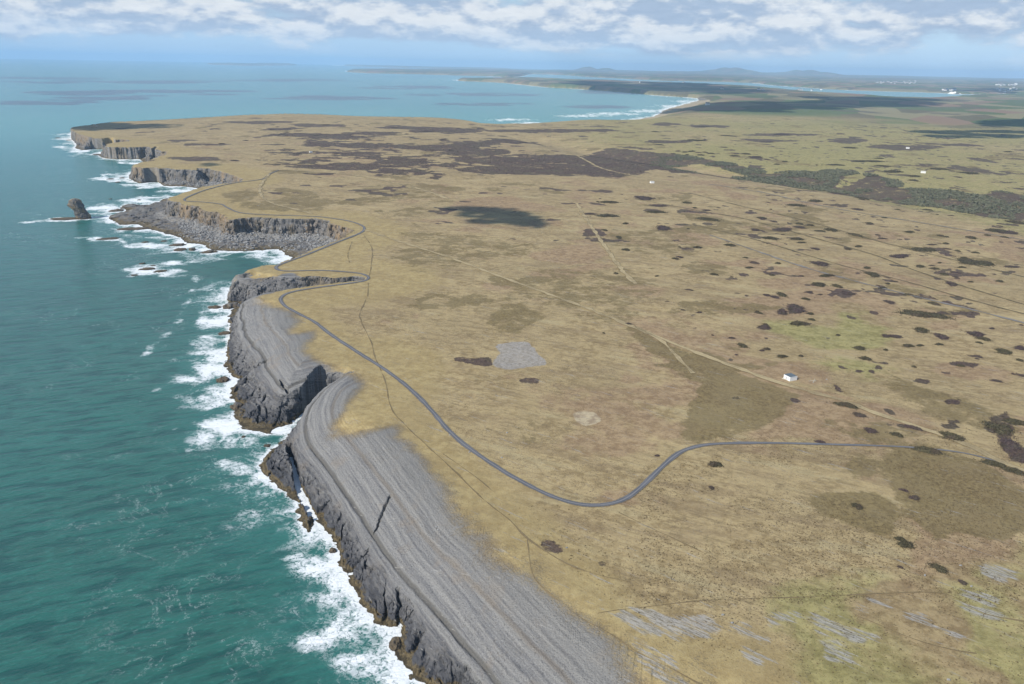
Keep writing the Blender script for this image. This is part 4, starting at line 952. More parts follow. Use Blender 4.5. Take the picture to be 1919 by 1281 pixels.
tag(stk, 'tall leaning rock stack standing alone in the surf off the headland', 'sea stack')

ROCKS = [  # px, py, width px, depth px, height m, tilt, label
    (128, 409.5, 56, 5, 4.0, -0.5, 'long low brown reef running out from the foot of the tall stack'),
    (216, 394.5, 26, 4, 5.0, 0.5, 'dark wedge of rock in the foam between stack and slab point'),
    (228, 405, 44, 12, 9.0, 0.8, 'big tilted bedded slab at the seaward point of the rock platform'),
    (262, 399, 50, 14, 11.0, 0.8, 'high ribbed slab block on the rock platform below the orange cliff'),
    (244, 388, 30, 6, 7.0, 0.3, 'brown crag on the far edge of the rock platform'),
    (296, 382, 24, 6, 8.0, 0.2, 'dark crag at the foot of the headland buttress'),
    (245, 429, 42, 5, 4.5, 0.2, 'flat brown rock with white foam just off the slab point'),
    (201, 447, 30, 4, 3.5, 0.2, 'outermost low rock trailing a white streak, left of the platform'),
    (272, 453, 14, 3, 2.6, 0.0, 'small rock alone in surf below the platform'),
    (307, 451, 11, 3, 2.2, 0.0, 'tiny rock in foam close under the platform edge'),
    (334, 459, 24, 4, 4.5, 0.2, 'jagged rock in breaking foam off the platform, further one of a pair'),
    (337, 468, 20, 4, 4.5, 0.1, 'jagged rock in breaking foam off the platform, nearer one of a pair'),
    (360, 468, 11, 4, 7.0, 0.0, 'rounded grey boulder rock upright in calm water by the platform'),
    (391, 472, 28, 5, 5.0, 0.3, 'square brown rock at the near edge of the rock platform'),
    (274, 504, 28, 4, 4.0, 0.2, 'longest rock of the isolated reef ringed by white water'),
    (301, 508, 22, 4, 3.2, 0.1, 'right hand rock of the isolated reef ringed by white water'),
    (252, 515, 11, 3, 2.4, 0.0, 'small nearest rock of the isolated reef ringed by white water'),
    (266, 493, 12, 3, 2.4, 0.0, 'small farthest rock of the isolated reef ringed by white water'),
    (286, 497, 8, 2, 1.8, 0.0, 'tiny middle rock of the isolated reef ringed by white water'),
    (404, 575, 24, 6, 3.0, 0.1, 'low red brown rock off the narrow gully mouth'),
    (430, 573, 24, 12, 7.0, 0.3, 'brown crag at the base of the near headland'),
    (419, 624, 24, 7, 3.0, 0.2, 'pointed brown ledge sticking out below the grey dome cliff'),
    (416, 712, 20, 12, 4.0, 0.2, 'ragged brown rocks at the foot of the dome cliff notch'),
    (443, 762, 22, 16, 5.0, 0.2, 'ragged weedy spur on the seaward foot of the cave promontory'),
    (501, 834, 13, 6, 2.2, 0.0, 'black broken rocks in the foam at the mouth of the cove'),
    (541, 814, 6, 3, 1.6, 0.0, 'single dark boulder awash inside the cove'),
    (456, 817, 9, 3, 1.4, 0.0, 'small black rock awash below the cave promontory'),
    (740, 1208, 22, 26, 4.5, 0.1, 'pale rounded sea rock below the grey slab cliff, nearest one'),
    (624, 1030, 13, 12, 3.0, 0.1, 'black rock in the surf beside the long grey slab'),
    (183, 289.5, 20, 2.5, 3.0, 0.2, 'low brown ledge under the dark middle headland'),
    (129, 262, 10, 2, 3.0, 0.0, 'dark rock in foam off the far headland tip, inner one'),
    (108, 258, 8, 1.6, 2.5, 0.0, 'dark rock in foam off the far headland tip, outer one'),
    (206, 335, 12, 2, 3.0, 0.1, 'rock in white surf off the middle bay, outer one'),
    (229, 333, 9, 2, 2.5, 0.0, 'rock in white surf off the middle bay, upper inner one'),
    (220, 341, 9, 2, 2.5, 0.0, 'rock in white surf off the middle bay, lower one'),
    (207, 372, 6, 1.5, 2.2, 0.0, 'black speck of rock in surf beyond the slab point, outer one'),
    (260, 374, 7, 1.8, 2.4, 0.0, 'black speck of rock in surf beyond the slab point, inner one')]
for i, (a, b, w_, dp, hh, tl, lab) in enumerate(ROCKS):
    x_, y_ = un(a, b, 0.5); m_ = mpp(a, b)
    d_ = np.hypot(*(np.array(un(a, b - dp / 2, 0)) - np.array(un(a, b + dp / 2, 0))))
    ob = lump('sea_rock', x_, y_, w_ * m_, max(d_ * 0.8, 4), hh * 0.8, stackm if i == 0 else rockm, 600 + i, tl, -hh * 0.12 - 0.3, 4 if w_ > 18 else 3)
    ob.rotation_euler.z = -math.atan2(x_, y_) + (0.1 if i % 2 else -0.15)
    tag(ob, lab, 'rock')

# boulder beaches under the bay cliffs
def scatter_mesh(name, pts, sizes, flat_, mat, seed, nbase=6, base='rock', vary=0.35):
    """many small lumps or leaf tufts as one mesh"""
    rs = np.random.default_rng(seed); protos = []
    for k in range(nbase):
        if base == 'rock':
            bm = bmesh.new(); bmesh.ops.create_icosphere(bm, subdivisions=1, radius=1.0)
            v = np.array([q.co[:] for q in bm.verts]); f = np.array([[w.index for w in p.verts] for p in bm.faces]); bm.free()
            v = v * rs.uniform(1 - vary, 1 + vary, (len(v), 1)) * rs.uniform(0.7, 1.2, (1, 3))
        else:
            nf = base; c = rs.normal(size=(nf, 3)); c /= np.linalg.norm(c, axis=1)[:, None]; c[:, 2] = np.abs(c[:, 2]); c *= rs.uniform(0.35, 1.0, (nf, 1))
            t = rs.normal(size=(nf, 3, 3)) * 0.36; v = (c[:, None, :] + t).reshape(-1, 3); f = np.arange(nf * 3).reshape(-1, 3)
        protos.append((v, f))
    V = []; Fc = []; off = 0
    kk = rs.integers(0, nbase, len(pts)); ang = rs.uniform(0, 6.28, len(pts))
    for k in range(nbase):
        idx = np.nonzero(kk == k)[0]
        if not len(idx): continue
        v, f = protos[k]; c, s = np.cos(ang[idx])[:, None], np.sin(ang[idx])[:, None]
        sz = sizes[idx][:, None]
        xx = (v[:, 0] * c - v[:, 1] * s) * sz + pts[idx, 0:1]; yy = (v[:, 0] * s + v[:, 1] * c) * sz + pts[idx, 1:2]; zz_ = v[:, 2] * sz * flat_ + pts[idx, 2:3]
        V.append(np.stack([xx, yy, zz_], -1).reshape(-1, 3)); Fc.append((f[None] + (np.arange(len(idx)) * len(v))[:, None, None] + off).reshape(-1, 3)); off += len(idx) * len(v)
    return raw_mesh(name, np.vstack(V), None, mat, False, np.vstack(Fc))

def boulder_mat():
    m, n = new_mat('boulder_stone')
    pos = n.new('ShaderNodeNewGeometry').outputs['Position']
    c = n.mix(n.noise(pos, 0.25, 4, 0.7), (0.12, 0.117, 0.112), (0.36, 0.358, 0.35))
    finish(n, c, 0.9, None, 0.15); return m
bouldm = boulder_mat()
cand = []
for (a0, a1, b0, b1, cnt) in ((335, 640, 395, 470, 15000), (300, 450, 330, 352, 4000)):
    px_ = RNG.uniform(a0, a1, cnt); py_ = RNG.uniform(b0, b1, cnt)
    q = [un(u_, v_, 4) for u_, v_ in zip(px_, py_)]; cand.append(np.array(q))
cand = np.vstack(cand)
F = fields(cand[:, 0], cand[:, 1])
ok = (F[2] < -3) & (F[1] > 3) & (F[11] > 0.5) & (F[0] > 1.0)
ok &= (F[6] < 45) | (RNG.uniform(size=len(ok)) < 0.25)
bp = np.stack([cand[ok, 0], cand[ok, 1], F[0][ok] + 0.1], 1)
bs = RNG.uniform(0.3, 1.0, len(bp)) ** 4 * 2.4 + 0.35
tag(link(bpy.data.objects.new('beach_boulders', scatter_mesh('beach_boulders', bp, bs, 0.75, bouldm, 5))),
    'grey storm boulders heaped on the beaches under the bay cliffs', 'boulders', kind='stuff')

# ------------------------------------------------------------------ plants
def leaf_mat(name, c1, c2, c3):
    m, n = new_mat(name)
    pos = n.new('ShaderNodeNewGeometry').outputs['Position']
    a = n.noise(pos, 0.9, 4, 0.7); b = n.noise(pos, 0.11, 3, 0.6)
    c = n.mix(n.ss(a, 0.3, 0.7), c1, c2); c = n.mix(n.ss(b, 0.45, 0.65, 0, 0.6), c, c3)
    finish(n, c, 0.9, None, 0.1); return m
gorsem = leaf_mat('gorse_leaf', (0.040, 0.036, 0.022), (0.110, 0.098, 0.056), (0.095, 0.070, 0.052))
heathm = leaf_mat('heather_leaf', (0.050, 0.036, 0.034), (0.118, 0.085, 0.076), (0.085, 0.074, 0.050))
woodm = leaf_mat('willow_leaf', (0.078, 0.086, 0.052), (0.190, 0.195, 0.128), (0.150, 0.135, 0.105))

def bush_mesh(name, seed, mat, tufts=700):
    """unit-radius thicket: a lumpy low crown of many leaf faces over a dark core"""
    rs = np.random.default_rng(seed)
    def rim(a): return 1 + 0.26 * np.sin(a * 2 + seed) + 0.10 * np.sin(a * 5 + seed * 2.9) + 0.14 * np.sin(a * 3 + seed * 1.7) + 0.10 * np.sin(a * 7 + seed * 2.3)
    nr_, na_ = 9, 30; aa = np.linspace(0, 2 * math.pi, na_ + 1)[:-1]; V = [[0, 0, 0.9]]
    for i in range(1, nr_ + 1):
        t = i / nr_
        for a in aa:
            r_ = t * rim(a) * 0.84; zt = 0.92 * (1 - t ** 3.2) + (0.12 * math.sin(r_ * 9 + a * 5 + seed) + 0.1 * rs.normal()) * (1 - t) ** 0.3
            V.append([r_ * math.cos(a), r_ * math.sin(a), max(zt, -0.05) if i < nr_ else -0.35])
    T = [[0, 1 + j, 1 + (j + 1) % na_] for j in range(na_)]; Q = []
    for i in range(nr_ - 1):
        for j in range(na_):
            a_, b_ = 1 + i * na_ + j, 1 + i * na_ + (j + 1) % na_
            Q.append([a_, a_ + na_, b_ + na_, b_])
    V = np.array(V, float)
    a = rs.uniform(0, 6.283, tufts); t = np.sqrt(rs.uniform(0, 1, tufts)); far_ = rs.uniform(size=tufts) < 0.16; r_ = t * rim(a) * np.where(far_, 1.45, 0.98)
    zc = (0.95 * (1 - t ** 3.0)) + 0.10 * np.sin(r_ * 9 + a * 5 + seed)
    c = np.stack([r_ * np.cos(a), r_ * np.sin(a), np.where(far_ & (r_ > 0.9), 0.12, np.maximum(zc, 0.02))], 1)
    k = 3; cc = np.repeat(c, k, 0) + rs.normal(size=(tufts * k, 3)) * np.array([0.035, 0.035, 0.06])
    tri = cc[:, None, :] + rs.normal(size=(tufts * k, 3, 3)) * np.array([0.040, 0.040, 0.13])
    off = len(V); V = np.vstack([V, tri.reshape(-1, 3)])
    TT = np.vstack([np.array(T), np.arange(tufts * k * 3).reshape(-1, 3) + off])
    return raw_mesh(name, V, np.array(Q), mat, False, TT)
BM = [bush_mesh('gorse_bush', k + 1, gorsem) for k in range(5)]; HM = [bush_mesh('heather_clump', k + 21, heathm) for k in range(4)]

# (px, py, width px, depth px or 0, kind, label or '')
def zA(l): return [(1400 + a / 3.697, 380 + b / 3.697, w / 3.697) for a, b, w in l]
def zB(l): return [(1100 + a / 2.343, 220 + b / 2.343, w / 2.343) for a, b, w in l]
def zC(l): return [(1300 + a / 2.664, 800 + b / 2.664, w / 2.664) for a, b, w in l]
mid = zA([(50, 410, 95), (15, 443, 60), (105, 97, 75), (185, 120, 55), (362, 138, 65), (440, 148, 60), (365, 162, 80), (510, 190, 75), (585, 182, 85), (250, 178, 150), (345, 248, 120), (160, 242, 100), (475, 314, 70), (755, 218, 130),
          (850, 135, 55), (905, 216, 50), (1125, 197, 65), (1555, 235, 75), (1283, 284, 65), (1378, 278, 50), (1200, 320, 130), (1060, 362, 120), (1300, 450, 60), (1370, 490, 60), (1420, 556, 90), (1750, 540, 60),
          (1120, 632, 65), (985, 682, 80), (1295, 695, 90), (870, 490, 100), (510, 415, 140), (555, 500, 110), (500, 560, 100), (700, 620, 110), (625, 572, 110), (170, 492, 50), (120, 860, 130), (360, 832, 130), (1210, 880, 110), (1020, 920, 120),
          (780, 1002, 95), (1115, 985, 75), (1590, 905, 110), (1640, 940, 90), (1780, 1028, 120), (1890, 1000, 80), (1480, 1124, 50), (1610, 966, 45), (1350, 922, 110), (1890, 1085, 60), (240, 630, 80), (60, 180, 80), (940, 585, 60), (1200, 435, 60), (1830, 440, 80), (1460, 330, 60), (700, 316, 50)])
up = zB([(313, 383, 100), (920, 380, 85), (1003, 360, 70), (525, 403, 50), (530, 443, 100), (90, 428, 100), (770, 437, 45), (1208, 343, 35), (1500, 380, 55), (1190, 397, 50), (508, 39, 60), (300, 62, 40), (860, 75, 100), (318, 117, 50), (1155, 130, 60),
         (740, 170, 80), (1240, 190, 140), (1345, 234, 80), (1250, 249, 55), (1435, 271, 40), (1545, 225, 70), (1630, 260, 40), (1680, 243, 90), (1440, 254, 55), (1095, 300, 90), (1210, 322, 70), (630, 558, 55), (335, 482, 90), (1495, 578, 90), (300, 412, 90), (250, 350, 110),
         (100, 370, 90), (440, 370, 60), (15, 420, 60), (620, 80, 80), (480, 100, 80), (790, 107, 60), (1285, 178, 50), (1850, 150, 30), (600, 130, 40), (700, 158, 45), (650, 165, 40), (790, 180, 40), (870, 190, 30), (835, 200, 25), (1590, 183, 14), (1760, 210, 12), (1010, 205, 14), (925, 187, 14), (1295, 210, 60), (1095, 205, 70),
         (400, 143, 30), (430, 148, 30), (460, 145, 30), (490, 150, 30), (520, 150, 30), (545, 155, 30), (380, 152, 30), (440, 158, 30), (500, 160, 30)])
left = [(500 + a, b, w) for a, b, w in [(110, 235, 24), (60, 245, 18), (95, 252, 22), (30, 250, 14), (10, 243, 12), (150, 260, 16), (300, 246, 22), (240, 240, 18), (190, 262, 20), (330, 260, 18), (440, 252, 20), (480, 262, 18), (400, 240, 20), (20, 238, 10), (42, 241, 10), (36, 247, 12), (262, 251, 10), (345, 281, 14), (130, 287, 16), (60, 287, 10), (-40, 262, 14), (-85, 268, 16), (-60, 300, 20)]]
near = [(1340, 868, 28, 14, 'g', 'round dark gorse bush inside the bend of the coast road'), (1334, 911, 13, 9, 'h', 'small reddish dark clump below the round gorse bush'), (1607, 947, 22, 12, 'g', 'dark green bush on the edge of a brown moss patch'),
        (1714, 931, 24, 10, 'h', 'dark purple clump in the brown heath, larger of two'), (1694, 917, 17, 6, 'h', 'small purple clump in the brown heath, smaller of two'), (1697, 1018, 26, 20, 'g', 'ragged black bramble patch at the edge of the heath, upper one'),
        (1688, 1008, 20, 10, 'g', 'thin upper end of the ragged black bramble patch'), (1760, 1063, 34, 13, 'g', 'long black bramble patch in the pale grass, lower one'), (1688, 1060, 11, 6, 'h', 'little dark clump left of the long bramble patch'), (1805, 1089, 18, 9, 'h', 'brown clump near the limestone outcrops'),
        (1632, 805, 30, 10, 'h', 'dark clump between the road and the straight track, left one'), (1681, 813, 22, 8, 'g', 'dark clump between the road and the straight track, middle one'), (1538, 826, 22, 8, 'h', 'small brown clump just above the coast road'),
        (1784, 817, 52, 12, 'g', 'long dark thicket lying along the straight track'), (1739, 843, 60, 8, 'g', 'dark thicket beside the coast road where it fades into heath'), (1863, 868, 40, 12, 'g', 'gorse thicket where track and road meet, left half'), (1900, 881, 36, 12, 'g', 'gorse thicket where track and road meet, right half'),
        (1872, 800, 52, 24, 'g', 'large dark thicket near the right edge, upper part'), (1892, 832, 46, 26, 'h', 'large dark thicket near the right edge, middle part'), (1915, 857, 44, 20, 'h', 'large dark thicket near the right edge, lowest part'), (1905, 790, 40, 12, 'g', 'dark thicket cut by the right edge above the track'),
        (1586, 758, 40, 9, 'g', 'dark clump on the track bend right of the white hut'), (1611, 776, 32, 8, 'h', 'purple clump below the track right of the white hut'), (1232, 851, 14, 4, 'h', 'small dark streak of heather left of the road bend'), (1710, 799, 40, 8, 'h', 'purple thicket on the near side of the straight track'),
        (1729, 588, 84, 15, 'g', 'long low dark thicket on the brown plain, the largest oval one'), (1491, 578, 46, 18, 'h', 'black ring of burnt heather on the pinkish ground, right part'), (1466, 583, 26, 12, 'h', 'black ring of burnt heather on the pinkish ground, left part'),
        (1815, 489, 46, 11, 'g', 'long dark thicket on the far plain, left half of the pair'), (1845, 493, 40, 9, 'g', 'long dark thicket on the far plain, right half of the pair'), (1868, 430, 34, 8, 'g', 'dark thicket near the gravel track, left half'), (1893, 433, 34, 7, 'h', 'dark thicket near the gravel track, right half'), (1905, 412, 34, 6, 'g', 'dark thicket just below the wooded valley at the right edge'),
        (1415, 703, 6, 3, 'g', ''), (1160, 443, 14, 6, 'g', 'green bush beside the pale track beyond the cloud shadow')]
near = [n_ for n_ in near if n_[5]]
allb = [(a, b, w, dp, k, lab, None) for a, b, w, dp, k, lab in near]
allb += [(a, b, w, 0, 'g' if i % 3 else 'h', 'dark gorse thicket scattered on the pale plain below the valley', 'gorse thickets on the right hand plain') for i, (a, b, w) in enumerate(mid)]
allb += [(a, b, w, 0, 'g' if i % 3 else 'h', 'small dark gorse clump on the far green plain by the wooded valley', 'gorse clumps round the far valley') for i, (a, b, w) in enumerate(up)]
_r = np.random.default_rng(5)
for i in range(95):
    a = _r.uniform(1120, 1915); b = _r.uniform(360 + (a - 1120) * 0.05, 640 + (a - 1120) * 0.1); allb.append((a, b, _r.uniform(5, 15) * (0.5 + b / 700), 0, 'h' if i % 2 else 'g', 'dark gorse thicket scattered on the pale plain below the valley', 'gorse thickets on the right hand plain'))
allb += [(a, b, w, 0, 'h', 'small dark heather clump on the far headland grass', 'heather clumps on the far headland') for i, (a, b, w) in enumerate(left)]
bx = np.array([un(a, b, 37) for a, b, *_ in allb]); bz = ground_z(bx[:, 0], bx[:, 1])
for i, (a, b, w, dp, k, lab, grp) in enumerate(allb):
    m_ = mpp(a, b, 36); wm = w * m_
    dm = np.hypot(*(np.array(un(a, b - dp / 2, 36)) - np.array(un(a, b + dp / 2, 36)))) if dp else wm * (0.9 + 0.25 * math.sin(i * 2.1))
    me = (BM if k == 'g' else HM)[i % (5 if k == 'g' else 4)]
    ob = link(bpy.data.objects.new('gorse_bush' if k == 'g' else 'heather_clump', me))
    hgt_ = min(2.6, 0.9 + 0.07 * wm) * (1.0 if k == 'g' else 0.6)
    ob.location = (bx[i, 0], bx[i, 1], bz[i] - 0.15); ob.scale = (wm * 0.42, dm * 0.42 * (1 if lab and not grp else (0.55 + 0.9 * ((i * 0.618) % 1))), hgt_); ob.rotation_euler.z = -math.atan2(bx[i, 0], bx[i, 1]) + (0.1 if not grp else 0.7) * math.sin(i * 3.3)
    tag(ob, lab, 'bush', grp)

# valley scrub wood
def pts_in(poly, cnt, z, seed):
    rs = np.random.default_rng(seed); p = np.array([un(a, b, z) for a, b in poly]); lo, hi = p.min(0), p.max(0)
    q = rs.uniform(lo, hi, (cnt, 2)); d, _ = sdist(q[:, 0], q[:, 1], to_segs([p])); return q, d
q, d = pts_in(VALB, 90000, 30, 31)
dg, _ = sdist(q[:, 0], q[:, 1], to_segs([np.array([un(a, b, 30) for a, b in GAP])]))
nn = fbm(q[:, 0], q[:, 1], 70, 3, 321)
ok = (d + 22 * nn > 0) & (dg < 0) & (nn > -0.12) & (q[:, 0] / q[:, 1] > 0.17 + 0.05 * nn) & (np.hypot(q[:, 0], q[:, 1]) < 5200)
q = q[ok]; d = d[ok]; nn = nn[ok]; q = q[:24000]; d = d[:24000]; nn = nn[:24000]
gz = ground_z(q[:, 0], q[:, 1]); tall = sstep(q[:, 0] / q[:, 1], 0.10, 0.32)
sz = (1.3 + 1.6 * RNG.uniform(size=len(q))) * (0.75 + 0.7 * tall)
tag(link(bpy.data.objects.new('scrub_wood', scatter_mesh('scrub_wood', np.stack([q[:, 0], q[:, 1], gz + 0.2 + 1.2 * tall * (nn + 0.3)], 1), sz, 0.95, woodm, 8, 8, 9))),
    'grey green scrub wood filling the shallow valley across the plain', 'scrub wood', kind='stuff')
# low heather on the dark ground and tussocks in the grass
q = []
for a0, a1, b0, b1, c_ in ((480, 1400, 240, 335, 60000), (1250, 1919, 340, 760, 60000), (1500, 1919, 700, 1100, 30000), (700, 1250, 400, 700, 30000), (860, 1150, 640, 1090, 3000)):
    u_ = RNG.uniform(a0, a1, c_); v_ = RNG.uniform(b0, b1, c_); q.append(np.array([un(a, b, 36) for a, b in zip(u_, v_)]))
q = np.vstack(q); o_ = np.lexsort((q[:, 1] // 60, q[:, 0] // 60)); q = q[o_]
F = fields(q[:, 0], q[:, 1]); Cv = cover(q[:, 0], q[:, 1], F)
hh_ = Cv[0][2]; ok = (hh_ > 0.45) & (F[7] > 5) & (F[2] > 20); r_ = np.hypot(q[:, 0], q[:, 1])
hq = np.stack([q[ok, 0], q[ok, 1], F[0][ok] - 0.05], 1)
tag(link(bpy.data.objects.new('heather', scatter_mesh('heather', hq, (0.35 + 0.5 * RNG.uniform(size=len(hq))) * (0.6 + r_[ok] / 1700), 0.8, heathm, 9, 8, 6))),
    'dark purple brown heather and dead bramble covering the plain in patches', 'heather', kind='stuff')
u_ = np.concatenate([RNG.uniform(640, 1919, 26000), RNG.uniform(1200, 1919, 16000)]); v_ = np.concatenate([RNG.uniform(480, 1281, 26000), RNG.uniform(820, 1130, 16000)])
q = np.array([un(a, b, 36) for a, b in zip(u_, v_)]); o_ = np.lexsort((q[:, 1] // 60, q[:, 0] // 60)); q = q[o_]
F = fields(q[:, 0], q[:, 1]); dn = fbm(q[:, 0], q[:, 1], 60, 4, 330) + 0.25 * fbm(q[:, 0], q[:, 1], 9, 2, 331)
ok = (F[2] > 75) & (F[7] > 4) & (dn > -0.02)
tq = np.stack([q[ok, 0], q[ok, 1], F[0][ok] - 0.05], 1)
tussm = leaf_mat('tussock_leaf', (0.060, 0.044, 0.026), (0.150, 0.115, 0.060), (0.105, 0.078, 0.048))
tag(link(bpy.data.objects.new('grass_tussocks', scatter_mesh('grass_tussocks', tq, 0.25 + 0.38 * RNG.uniform(size=len(tq)) ** 2 + 0.0002 * np.hypot(tq[:, 0], tq[:, 1]), 0.7, tussm, 10, 8, 5))),
    'brown tussocks dotted through the dry clifftop grass', 'tussocks', kind='stuff')
print('plants', time.time() - _t)

# pale stones on the turf
STN = [(1800, 1060, 'white stone above the outcrop at the right edge'), (1733, 1078, 'white stone in grass right of the long bramble patch'), (1820, 1099, 'white stone in grass below the brown clump'), (1354, 1153, 'pale stone between the first two limestone outcrops'),
       (1778, 1273, 'pale stone low in the green turf near the bottom edge'), (843, 815, 'white stone on the seaward verge of the coast road, upper one'), (880, 847, 'pale stone on the seaward verge of the coast road, lower one'), (940, 857, 'pale stone just inland of the coast road'),
       (1062, 1026, 'white stone on the dark patch below the road bend'), (1524, 717, 'white block beside the broken frame right of the hut'), (1549, 711, 'pale stone alone in grass right of the hut'), (821, 996, 'pale block lying on the grey slab, right one'), (818, 991, 'pale block lying on the grey slab, left one'),
       (1372, 1168, 'pale stone in turf between outcrops'), (950, 811, 'bleached stone in the grass inland of the coast road')]
for i, (a, b, lab) in enumerate(STN):
    x_, y_ = un(a, b, 36 if i not in (11, 12) else 30); z_ = ground_z(x_, y_)[0]
    tag(lump('stone', x_, y_, 1.5, 1.2, 0.6, bouldm, 900 + i, 0.2, z_ + 0.1, 2), lab, 'stone')

# ------------------------------------------------------------------ buildings
def flatm(name, c, rough=0.8, nz_=0.12):
    m, n = new_mat(name); pos = n.new('ShaderNodeNewGeometry').outputs['Position']
    k = n.noise(pos, 0.9, 5, 0.7)
    finish(n, n.mix(n.ss(k, 0.3, 0.7), tuple(v * (1 - nz_) for v in c), tuple(min(1, v * (1 + nz_)) for v in c)), rough, None, 0.2); return m
whitem = flatm('white_render', (0.80, 0.80, 0.78), 0.8, 0.05); slatem = flatm('slate', (0.10, 0.125, 0.14), 0.6, 0.2); darkw = flatm('dark_opening', (0.02, 0.02, 0.022), 0.5)
greyd = flatm('grey_door', (0.30, 0.31, 0.32)); tanm = flatm('tan_stone', (0.42, 0.33, 0.20)); timb = flatm('bleached_timber', (0.50, 0.46, 0.38)); redroof = flatm('grey_tile', (0.16, 0.14, 0.14))

def bxm(bm, c, s, bev=0.0):
    r = bmesh.ops.create_cube(bm, size=1.0); vs = r['verts']
    for v in vs: v.co = Vector((v.co.x * s[0] + c[0], v.co.y * s[1] + c[1], v.co.z * s[2] + c[2]))
    return vs
def bobj(name, fn, mat, parent=None):
    bm = bmesh.new(); fn(bm); me = bpy.data.meshes.new(name); bm.to_mesh(me); bm.free(); me.materials.append(mat)
    return link(bpy.data.objects.new(name, me), parent)
def empty(name, x_, y_, z_, rz=0):
    e = bpy.data.objects.new(name, None); S.collection.objects.link(e); e.location = (x_, y_, z_); e.rotation_euler.z = rz; return e

C0 = np.array(un(1479.8, 714.7, 36)); CR_ = np.array(un(1493.4, 712.4, 36)); CL_ = np.array(un(1466.4, 709.5, 36))
vR = CR_ - C0; lR = float(np.hypot(*vR)); ang = math.atan2(vR[1], vR[0]); vL = CL_ - C0
lL = float(abs(-math.sin(ang) * vL[0] + math.cos(ang) * vL[1])); lL = max(min(lL, 16), 8); HH = 3.5
print('hut', lR, lL, math.degrees(ang))
zh = ground_z(C0[0], C0[1])[0]
hut = empty('white_hut', C0[0], C0[1], zh, ang)
tag(hut, 'lone white flat roofed hut with dark slate roof on the grass beside the track', 'hut')
def wall_f(bm):
    t = 0.3
    bxm(bm, (lR / 2, t / 2, HH / 2 - .2), (lR, t, HH + .4)); bxm(bm, (lR / 2, lL - t / 2, HH / 2 - .2), (lR, t, HH + .4)); bxm(bm, (lR - t / 2, lL / 2, HH / 2 - .2), (t, lL - 2 * t, HH + .4))
    # seaward wall with a doorway and a window opening
    a, b, c_, d_ = t, lL * 0.24, lL * 0.33, lL - t
    y1, y2, y3, y4 = lL * 0.20, lL * 0.27, lL * 0.52, lL * 0.68
    def seg(y0, y1_, z0, z1): bxm(bm, (t / 2, (y0 + y1_) / 2, (z0 + z1) / 2), (t, y1_ - y0, z1 - z0))
    seg(t, y1, -.4, HH); seg(y1, y2, -.4, 1.2); seg(y1, y2, 2.0, HH); seg(y2, y3, -.4, HH); seg(y3, y4, 2.5, HH); seg(y4, lL - t, -.4, HH)
bobj('wall', wall_f, whitem, hut)
def roof_f(bm):
    vs = bxm(bm, (lR / 2, lL / 2, HH + 0.16), (lR - 0.2, lL - 0.2, 0.30))
    for v in vs:
        if v.co.y > lL / 2 and v.co.z > HH + 0.1: v.co.z += 0.35
rf = bobj('roof', roof_f, slatem, hut)
bobj('parapet', lambda bm: (bxm(bm, (-0.02, lL / 2, HH + 0.22), (0.26, lL + 0.1, 0.32)), bxm(bm, (lR / 2 + .1, -0.02, HH + 0.22), (lR - .1, 0.24, 0.32))), whitem, hut)
bobj('door', lambda bm: bxm(bm, (0.22, lL * 0.60, 1.2), (0.08, lL * 0.16 - 0.02, 2.58)), greyd, hut)
bobj('window', lambda bm: bxm(bm, (0.2, lL * 0.235, 1.6), (0.06, lL * 0.07 - 0.02, 0.78)), darkw, hut)
bobj('step', lambda bm: (bxm(bm, (-0.9, lL * 0.84, 0.25), (1.6, 2.4, 0.5)), bxm(bm, (-0.6, lL * 0.60, 0.1), (1.0, 2.2, 0.25))), timb, hut)
bobj('side_opening', lambda bm: bxm(bm, (lR + 0.5, 1.6, 0.9), (0.98, 2.0, 1.8)), darkw, hut)  # solid dark box added for the black opening on this side
# broken timber frame
x_, y_ = un(1524, 714.5, 36); fr = empty('timber_frame', x_, y_, ground_z(x_, y_)[0], 0.5)
tag(fr, 'broken pale timber frame lying in bare grass right of the white hut', 'frame')
def bar(p, q_, w=0.14):
    def f(bm):
        vs = bxm(bm, (0, 0, 0), (w, w, 1)); p_, r_2 = Vector(p), Vector(q_); d_ = r_2 - p_
        mm = Matrix.Translation((p_ + r_2) / 2) @ d_.to_track_quat('Z', 'Y').to_matrix().to_4x4()
        for v in vs: v.co = mm @ Vector((v.co.x, v.co.y, v.co.z * d_.length))
    return f
for p, q_ in (((-4.5, 1.4, 0.3), (0.8, -0.4, 0.5)), ((0.9, -0.4, 0.1), (2.6, 1.0, 1.4)), ((0.6, -1.4, 0.2), (2.9, -0.6, 0.5)), ((-0.8, -1.2, 0.15), (0.9, -0.2, 0.4))): bobj('beam', bar(p, q_, 0.3), timb, fr)

